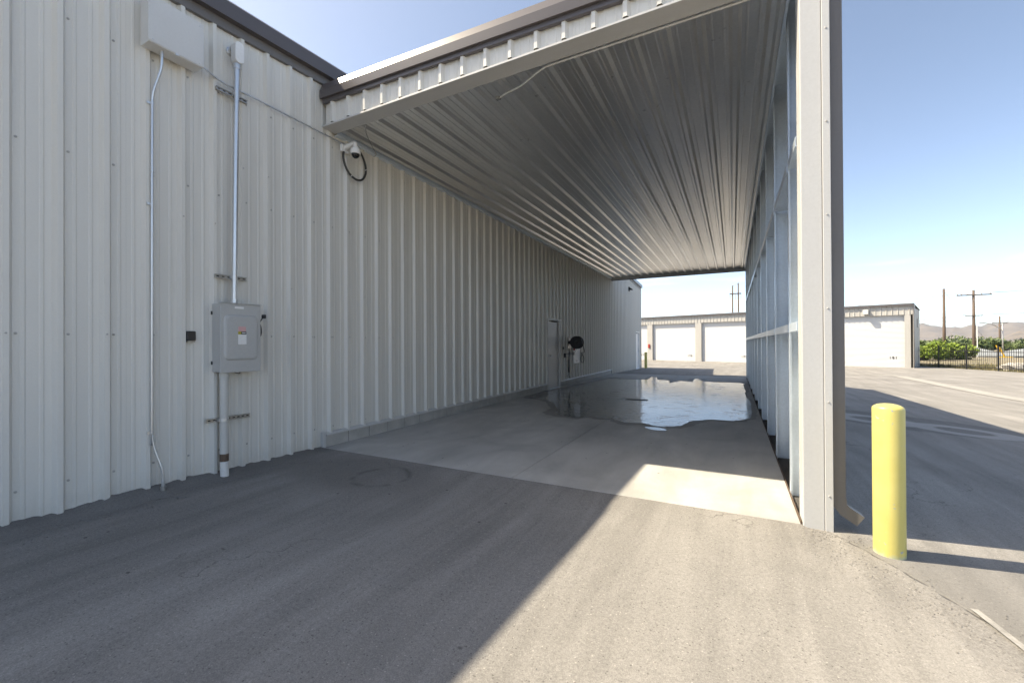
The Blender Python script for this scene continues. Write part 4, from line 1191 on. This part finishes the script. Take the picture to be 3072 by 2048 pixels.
for i in range(6):
    a = posts[i] + (0.16 if i == 0 else 0.29); b_ = posts[i + 1] - 0.29
    # corrugated curtain
    vv, ff = [], []
    n = 46; z0 = UZ - 0.3
    for k in range(n * 2 + 1):
        z = z0 + (DTOP + 0.1 - z0) * k / (2 * n)
        d = -0.20 + (0.012 if k % 2 else 0.0)
        vv += [U(a - 0.02, d, z), U(b_ + 0.02, d, z)]
    for k in range(n * 2): ff.append((2 * k, 2 * k + 1, 2 * k + 3, 2 * k + 2))
    dr = MB().add(vv, ff).build("roll_up_door", 'doorwhite', un)
    me = text_mesh(nums[i], 0.24)
    no = bpy.data.objects.new("door_number", me); col.objects.link(no)
    me.materials.clear(); me.materials.append(M['inkblack'])
    no.parent = dr
    p = Vector(U(a + 0.62, -0.178, 0.17 if i == 0 else 0.05)) - ORIG[dr.name]
    no.matrix_local = Matrix.Translation(p) @ Matrix.Rotation(math.atan2(-UD.y, -UD.x), 4, 'Z') @ Matrix.Rotation(math.pi / 2, 4, 'X')
    ORIG[no.name] = ORIG[un.name]
# ribbed fascia panels over the doors
s = 0.0
while s < 29.5:
    prof = []
    for k in range(10): prof += [(s + k * CP + a, d) for a, d in ((0, 0), (0.11, 0), (0.135, 0.035), (0.165, 0.035), (0.19, 0))]
    prof.append((s + 10 * CP - 0.001, 0))
    vv, ff = [], []
    for ps, d in prof: vv += [U(ps, 0.024 + d, DTOP - 0.03), U(ps, 0.024 + d, 4.0)]
    for k in range(len(prof) - 1): ff.append((2 * k, 2 * k + 2, 2 * k + 3, 2 * k + 1))
    MB().add(vv, ff).build("fascia_panel", 'unitwall', un)
    s += 10 * CP
ubox(-0.1, 29.9, -0.54, 0.020, DTOP + 0.021, 3.95).build("header", 'unitwall', un)
ubox(-0.06, 29.9, 0.0, 0.185, 3.86, 3.995).build("eave_trim", 'brown', un, bevel=0.01)
mb = MB().add([U(-0.08, 0.2, 3.996), U(29.9, 0.2, 3.996), U(29.9, -4.8, 3.75), U(-0.08, -4.8, 3.75), U(-0.08, 0.2, 4.03), U(29.9, 0.2, 4.03), U(29.9, -4.8, 3.79), U(-0.08, -4.8, 3.79)],
              [(0, 3, 2, 1), (4, 5, 6, 7), (0, 1, 5, 4), (1, 2, 6, 5), (2, 3, 7, 6), (3, 0, 4, 7)])
mb.build("roof", 'greyroof', un)
ubox(-0.05, -0.0205, -4.6, 0.018, UZ - 0.5, 3.74).build("side_wall", 'unitwall', un)
ubox(-0.09, -0.051, -0.12, 0.12, UZ - 0.5, 3.82).build("corner_trim", 'brown', un, bevel=0.01)
ubox(-0.12, -0.051, -2.9, -2.5, 2.4, 3.0).build("vent", 'strut', un)
wlp = MB()
wlp = ubox(2.30, 2.62, 0.06, 0.30, 3.36, 3.72)
ubox(2.30, 2.62, 0.061, 0.34, 3.36, 3.70).build("wall_lamp", 'trim', None, origin=U(2.46, 0.06, 3.36), bevel=0.02, label="box wall lamp above the white door numbered 181", cat="lamp")
ubox(19.72, 19.92, 0.025, 0.12, 0.85, 1.25).build("fire_extinguisher", 'red', None, origin=U(19.8, 0.05, 0.85), bevel=0.03, label="small red-brown fixture on the post between doors 177 and 178", cat="fixture")

# ------------------------------------------------------------------ iron fence
fn = thing("iron_fence", (*FENCE_A, zg(*FENCE_A)), "black iron picket fence along the edge of the lot", "fence")
fd = (FENCE_B - FENCE_A); flen = fd.length; fdn = fd.normalized()
FH = 1.42
def fp(s):
    p = FENCE_A + fdn * s
    return p.x, p.y, zg(p.x, p.y) - 0.0
pk = None; post = None; rail = None
p0 = fp(0)
s = 0.0; i = 0
while s < flen:
    px, py, pz = fp(s)
    if i % 16 == 0:
        if post is None:
            post = MB().box(px - 0.034, px + 0.034, py - 0.034, py + 0.034, pz - 0.1, pz + FH + 0.12).build("post", 'iron', fn)
        else: share(post, "post", fn, (px - p0[0], py - p0[1], pz - p0[2]))
    else:
        if pk is None:
            pk = MB().box(px - 0.010, px + 0.010, py - 0.010, py + 0.010, pz + 0.06, pz + FH).build("picket", 'iron', fn)
            pk0 = (px, py, pz)
        else: share(pk, "picket", fn, (px - pk0[0], py - pk0[1], pz - pk0[2]))
    s += 0.125; i += 1
for zz in (0.18, 1.16):
    a, b_ = fp(0), fp(flen)
    MB().tube([(a[0], a[1], a[2] + zz), (b_[0], b_[1], b_[2] + zz)], 0.02, 4).build("rail", 'iron', fn)

# ------------------------------------------------------------------ poles and wires
GZ = -1.6
def pole(x, y, h, r, label, name="utility_pole"):
    t = thing(name, (x, y, GZ), label, "utility pole" if name == "utility_pole" else "street lamp")
    MB().tube([(x, y, GZ - 0.5), (x, y, GZ + h * 0.5), (x, y, GZ + h)], [r * 1.15, r, r * 0.8], 12).build("post", 'wood' if name == "utility_pole" else 'strut', t, smooth=True)
    return t
pA = pole(26.5, 81.4, 10.4, 0.17, "bare wooden utility pole left of the pole with crossarms")
pB = pole(30.25, 83.4, 10.2, 0.17, "wooden utility pole with two crossarms and a white conduit")
MB().box(28.45, 32.05, 83.2, 83.32, 7.82, 7.98).build("crossarm", 'wood', pB)
MB().box(29.35, 31.1, 83.2, 83.32, 4.92, 5.04).build("crossarm", 'wood', pB)
for sx in (-1, 1):
    MB().tube([(30.25, 83.18, 7.1), (30.25 + sx * 0.9, 83.18, 7.85)], 0.02, 6).build("brace", 'strut', pB)
MB().tube([(30.52, 83.2, GZ), (30.50, 83.2, 4.7)], 0.05, 8).build("riser_conduit", 'white', pB)
for xx in (28.55, 28.95, 29.6, 31.0, 31.9):
    MB().lathe((xx, 83.26, 7.98), [(0.05, 0), (0.07, 0.05), (0.05, 0.1), (0.06, 0.14), (0.02, 0.2)], 8).build("insulator", 'strut', pB)
pC = pole(61.4, 156.0, 9.4, 0.2, "distant wooden utility pole behind the curved street lamp")
MB().box(60.0, 62.8, 155.9, 156.05, 6.0, 6.2).build("crossarm", 'wood', pC)
pD = pole(45.1, 113.6, 6.4, 0.10, "slim metal street lamp with long curved arm", "street_lamp")
MB().tube(smooth_path([(45.1, 113.6, 3.4), (44.3, 113.3, 4.0), (43.2, 112.6, 4.55), (41.7, 111.9, 4.85)], 6), 0.07, 8).build("arm", 'strut', pD, smooth=True)
MB().box(41.3, 41.95, 111.7, 112.0, 4.78, 4.95).build("lamp_head", 'strut', pD, bevel=0.04)
t = thing("transmission_frame", (0.6, 135.5, GZ), "tall two-pole wooden transmission frame behind the far storage units", "utility pole")
for xx, hh in ((0.0, 17.44), (1.45, 18.1)):
    MB().tube([(xx, 135.5, GZ - 1), (xx, 135.5, hh)], [0.24, 0.17], 10).build("post", 'wood', t, smooth=True)
MB().add(*(lambda b: (b.v, b.f))(MB().box(-0.75, 2.2, 135.25, 135.4, 14.95, 15.25))).build("crossarm", 'wood', t)
MB().tube([(0.0, 135.4, 17.2), (1.45, 135.4, 18.0)], 0.05, 6).build("tie_bar", 'strut', t)
MB().tube([(1.4, 135.4, 8.0), (0.5, 135.4, 4.4)], 0.06, 6).build("brace", 'wood', t)
for xx in (-0.65, 0.75, 2.1):
    MB().tube([(xx, 135.32, 14.95), (xx, 135.32, 13.2)], 0.06, 6).build("insulator", 'strut', t)
def wire(a, b, sag, r, label):
    pts = []
    for k in range(25):
        u = k / 24
        p = Vector(a).lerp(Vector(b), u); p.z -= sag * 4 * u * (1 - u)
        pts.append(p)
    MB().tube(pts, r, 5).build("power_line", 'wire', origin=a, label=label, cat="power line", group="power lines strung between the poles")
wire((28.55, 83.26, 8.15), (-30, 150, 9.0), 1.2, 0.020, "thin power line from the crossarm's left tip running left")
wire((31.9, 83.26, 8.15), (75, 70, 12.0), 0.8, 0.020, "thin power line from the crossarm's right tip rising to the right")
wire((31.0, 83.26, 8.15), (75, 72, 10.4), 0.9, 0.018, "second thin power line from the upper crossarm to the right")
wire((31.05, 83.2, 5.1), (75, 71, 7.0), 0.5, 0.032, "heavy cable from the lower crossarm to the right")
wire((29.4, 83.2, 5.1), (-20, 135, 1.5), 0.8, 0.026, "heavy cable from the lower crossarm down to the left")
wire((26.55, 81.4, 8.4), (34, 90, 1.5), 0.1, 0.015, "slack guy wire sloping down right from the bare pole")
wire((30.2, 83.3, 6.2), (75, 74, 8.6), 0.6, 0.018, "single thin line leaving the middle of the crossarm pole to the right")

# ------------------------------------------------------------------ vegetation, rocks, roofs beyond the fence
def crown_mesh(rx, rz, n, leaf, clumps, seed):
    rnd = random.Random(seed); mb = MB()
    cs = []
    for k in range(clumps):
        q = rnd.uniform(0, 2 * math.pi); ph = rnd.uniform(-0.6, 1.0); rr = rnd.uniform(0.35, 0.85)
        cs.append((rx * rr * math.cos(q), rx * rr * math.sin(q), rz * (0.95 + 0.75 * ph * rr), rnd.uniform(0.28, 0.5)))
    vv, ff = [], []
    for k in range(n):
        cx, cy, cz, cr = cs[rnd.randrange(clumps)]
        d = Vector((rnd.gauss(0, 1), rnd.gauss(0, 1), rnd.gauss(0, 1))).normalized() * (rnd.random() ** 0.45)
        p = Vector((cx + d.x * rx * cr, cy + d.y * rx * cr, max(0.1, cz + d.z * rz * cr)))
        a = Vector((rnd.gauss(0, 1), rnd.gauss(0, 1), rnd.gauss(0, 1))).normalized()
        b = a.orthogonal().normalized()
        sz = leaf * rnd.uniform(0.6, 1.3)
        o = len(vv)
        vv += [tuple(p - a * sz), tuple(p + b * sz * 0.6), tuple(p + a * sz), tuple(p - b * sz * 0.6)]
        ff.append((o, o + 1, o + 2, o + 3))
    mb.add(vv, ff)
    return mb
def tree(name, x, y, z, rx, rz, n, leaf, clumps, mat, label, cat, group, seed):
    t = thing(name, (x, y, z), label, cat, group)
    mb = crown_mesh(rx, rz, n, leaf, clumps, seed)
    mb.v = [(a + x, b + y, c + z) for a, b, c in mb.v]
    mb.build("crown", mat, t)
    rnd = random.Random(seed); mb = MB()
    mb.tube([(x, y, z - 0.3), (x + 0.05, y, z + rz * 0.5), (x - 0.05, y, z + rz * 1.1)], [0.12 * rx, 0.09 * rx, 0.04 * rx], 8)
    for k in range(5):
        q = rnd.uniform(0, 6.28)
        mb.tube([(x, y, z + rz * 0.35), (x + rx * 0.35 * math.cos(q), y + rx * 0.35 * math.sin(q), z + rz * 0.9), (x + rx * 0.6 * math.cos(q), y + rx * 0.6 * math.sin(q), z + rz * 1.3)], [0.05 * rx, 0.035 * rx, 0.012 * rx], 6)
    mb.build("trunk", 'wood', t)
    return t
G1 = "bright green shrubs behind the fence"
tree("shrub", 17.6, 60.0, -1.25, 1.9, 1.45, 3000, 0.15, 16, 'leaf_bright', "bright green bush right next to the far units' end wall", "shrub", G1, 11)
tree("shrub", 20.5, 64.0, -1.3, 2.1, 1.55, 3000, 0.15, 16, 'leaf_bright', "bright green bush behind the bare wooden pole", "shrub", G1, 12)
tree("shrub", 22.6, 66.0, -1.3, 1.7, 1.25, 2400, 0.15, 14, 'leaf_bright', "lower bright green bush right of the bare wooden pole", "shrub", G1, 13)
G2 = "dark green trees in the distance beyond the fence"
TR = [(38.5, 128, 4.6, 2.2, "broad dark green tree between the two nearer wooden poles"), (46.5, 134, 5.2, 2.5, "dark green tree just behind the pole with crossarms"), (57, 141, 5.5, 2.3, "dark green tree left of the street lamp"),
      (66, 148, 5.5, 2.4, "dark green tree right behind the street lamp"), (76, 150, 6, 2.2, "dark green tree at the right edge of the view"), (31, 126, 4.0, 1.6, "low dark tree behind the bright bushes")]
for k, (x, y, rx, rz, lb_) in enumerate(TR):
    tree("tree", x, y, -2.0, rx, rz, 3600, 0.30, 22, 'leaf_dark', lb_, "tree", G2, 30 + k)

def rock(x, y, z, r, seed, label):
    rnd = random.Random(seed); mb = MB(); rings = []
    n, mm = 9, 6
    vv, ff = [], []
    sx, sy, sz = rnd.uniform(0.9, 1.5), rnd.uniform(0.8, 1.2), rnd.uniform(0.5, 0.75)
    for j in range(1, mm):
        ph = math.pi * j / mm
        ring = []
        for i in range(n):
            q = 2 * math.pi * i / n
            d = Vector((math.sin(ph) * math.cos(q), math.sin(ph) * math.sin(q), math.cos(ph)))
            k = r * (1 + 0.35 * mnoise.noise(d * 1.7 + Vector((seed, 0, 0))))
            ring.append((x + d.x * k * sx, y + d.y * k * sy, z + d.z * k * sz))
        rings.append(ring)
    mb.loft(rings)
    return mb.build("boulder", 'boulder', origin=(x, y, z), label=label, cat="boulder", group="pale boulders heaped behind the fence")
rr = random.Random(5)
spots = sorted([(rr.uniform(0.34, 1.0) * flen * 0.95, rr.uniform(0.7, 3.6), rr.uniform(0.26, 0.55)) for k in range(18)])
ORD = ["leftmost", "second", "third", "fourth", "fifth", "sixth", "seventh", "eighth", "ninth", "tenth", "eleventh", "twelfth", "thirteenth", "fourteenth", "fifteenth", "sixteenth", "seventeenth", "rightmost"]
for k, (s_, off, rad_) in enumerate(spots):
    p = FENCE_A + fdn * s_ + Vector((-fdn.y, fdn.x)) * off
    rock(p.x, p.y, -0.62 + 0.16 + 0.10 * off, rad_, k * 3.7,
         ORD[k] + (" of the pale boulders" if k in (0, 17) else " pale boulder from the left") + " heaped behind the iron fence")
# rough grass along the fence
def grass():
    rnd = random.Random(2); vv, ff = [], []
    for k in range(14000):
        s = rnd.uniform(-0.2, 1.05) * flen; off = 0.15 + 9 * rnd.random() ** 1.6
        p = FENCE_A + fdn * s + Vector((-fdn.y, fdn.x)) * off
        z = -0.66
        h = rnd.uniform(0.12, 0.42); q = rnd.uniform(0, 6.28); w = rnd.uniform(0.02, 0.05)
        lx, ly = rnd.uniform(-0.12, 0.12), rnd.uniform(-0.12, 0.12)
        o = len(vv)
        vv += [(p.x - w * math.cos(q), p.y - w * math.sin(q), z), (p.x + w * math.cos(q), p.y + w * math.sin(q), z), (p.x + lx, p.y + ly, z + h)]
        ff.append((o, o + 1, o + 2))
    MB().add(vv, ff).build("grass", 'grass', kind='stuff', label="dry rough grass behind the iron fence", cat="grass")
grass()
def low_roof(name, x0, x1, y0, y1, z0, zt, label, wall):
    t = thing(name, ((x0 + x1) / 2, y0, z0), label, "building")
    zm = z0 + (zt - z0) * 0.35
    MB().box(x0 + 0.3, x1 - 0.3, y0 + 0.3, y1 - 0.3, z0 - 1, zm).build("wall", wall, t)
    xm = (x0 + x1) / 2
    MB().add([(x0, y0, zm), (x1, y0, zm), (x1, y1, zm), (x0, y1, zm), (xm - 0.6, (y0 + y1) / 2, zt), (xm + 0.6, (y0 + y1) / 2, zt)],
             [(0, 1, 5, 4), (1, 2, 5), (2, 3, 4, 5), (3, 0, 4), (0, 3, 2, 1)]).build("roof", 'greyroof', t)
low_roof("low_building", 37.5, 46.5, 112, 120, -2.2, 0.05, "low white building with pale hipped roof behind the crossarm pole", 'doorwhite')
low_roof("low_building", 46.0, 60.5, 116, 126, -2.4, 0.15, "long low building with pale grey hipped roof at the right", 'greyroof')
t = thing("digger_arm", (43.6, 110, -1.8), "yellow machine boom standing between the pole and the low roofs", "machine")
MB().tube([(43.9, 110, -1.6), (43.3, 110, 0.1), (42.8, 110, 0.55)], [0.13, 0.13, 0.09], 6).build("boom", 'yellowarm', t)
MB().tube([(42.8, 110, 0.55), (43.25, 110, -0.6)], 0.09, 6).build("stick", 'yellowarm', t)
MB().box(43.2, 44.8, 109.4, 110.6, -2.6, -1.5).build("body", 'yellowarm', t, bevel=0.1)

# ------------------------------------------------------------------ dry summer haze over the valley
def haze():
    mt = bpy.data.materials.new("haze_air"); mt.use_nodes = True
    n, l = mt.node_tree.nodes, mt.node_tree.links
    n.clear()
    o = n.new("ShaderNodeOutputMaterial")
    v = n.new("ShaderNodeVolumePrincipled")
    v.inputs["Color"].default_value = (0.76, 0.84, 0.99, 1)
    v.inputs["Density"].default_value = 0.00007
    v.inputs["Anisotropy"].default_value = 0.3
    l.new(v.outputs[0], o.inputs["Volume"])
    MB().box(-9000, 9000, -8900, 9000, -8, 245).build("haze", mt, kind='stuff')
haze()
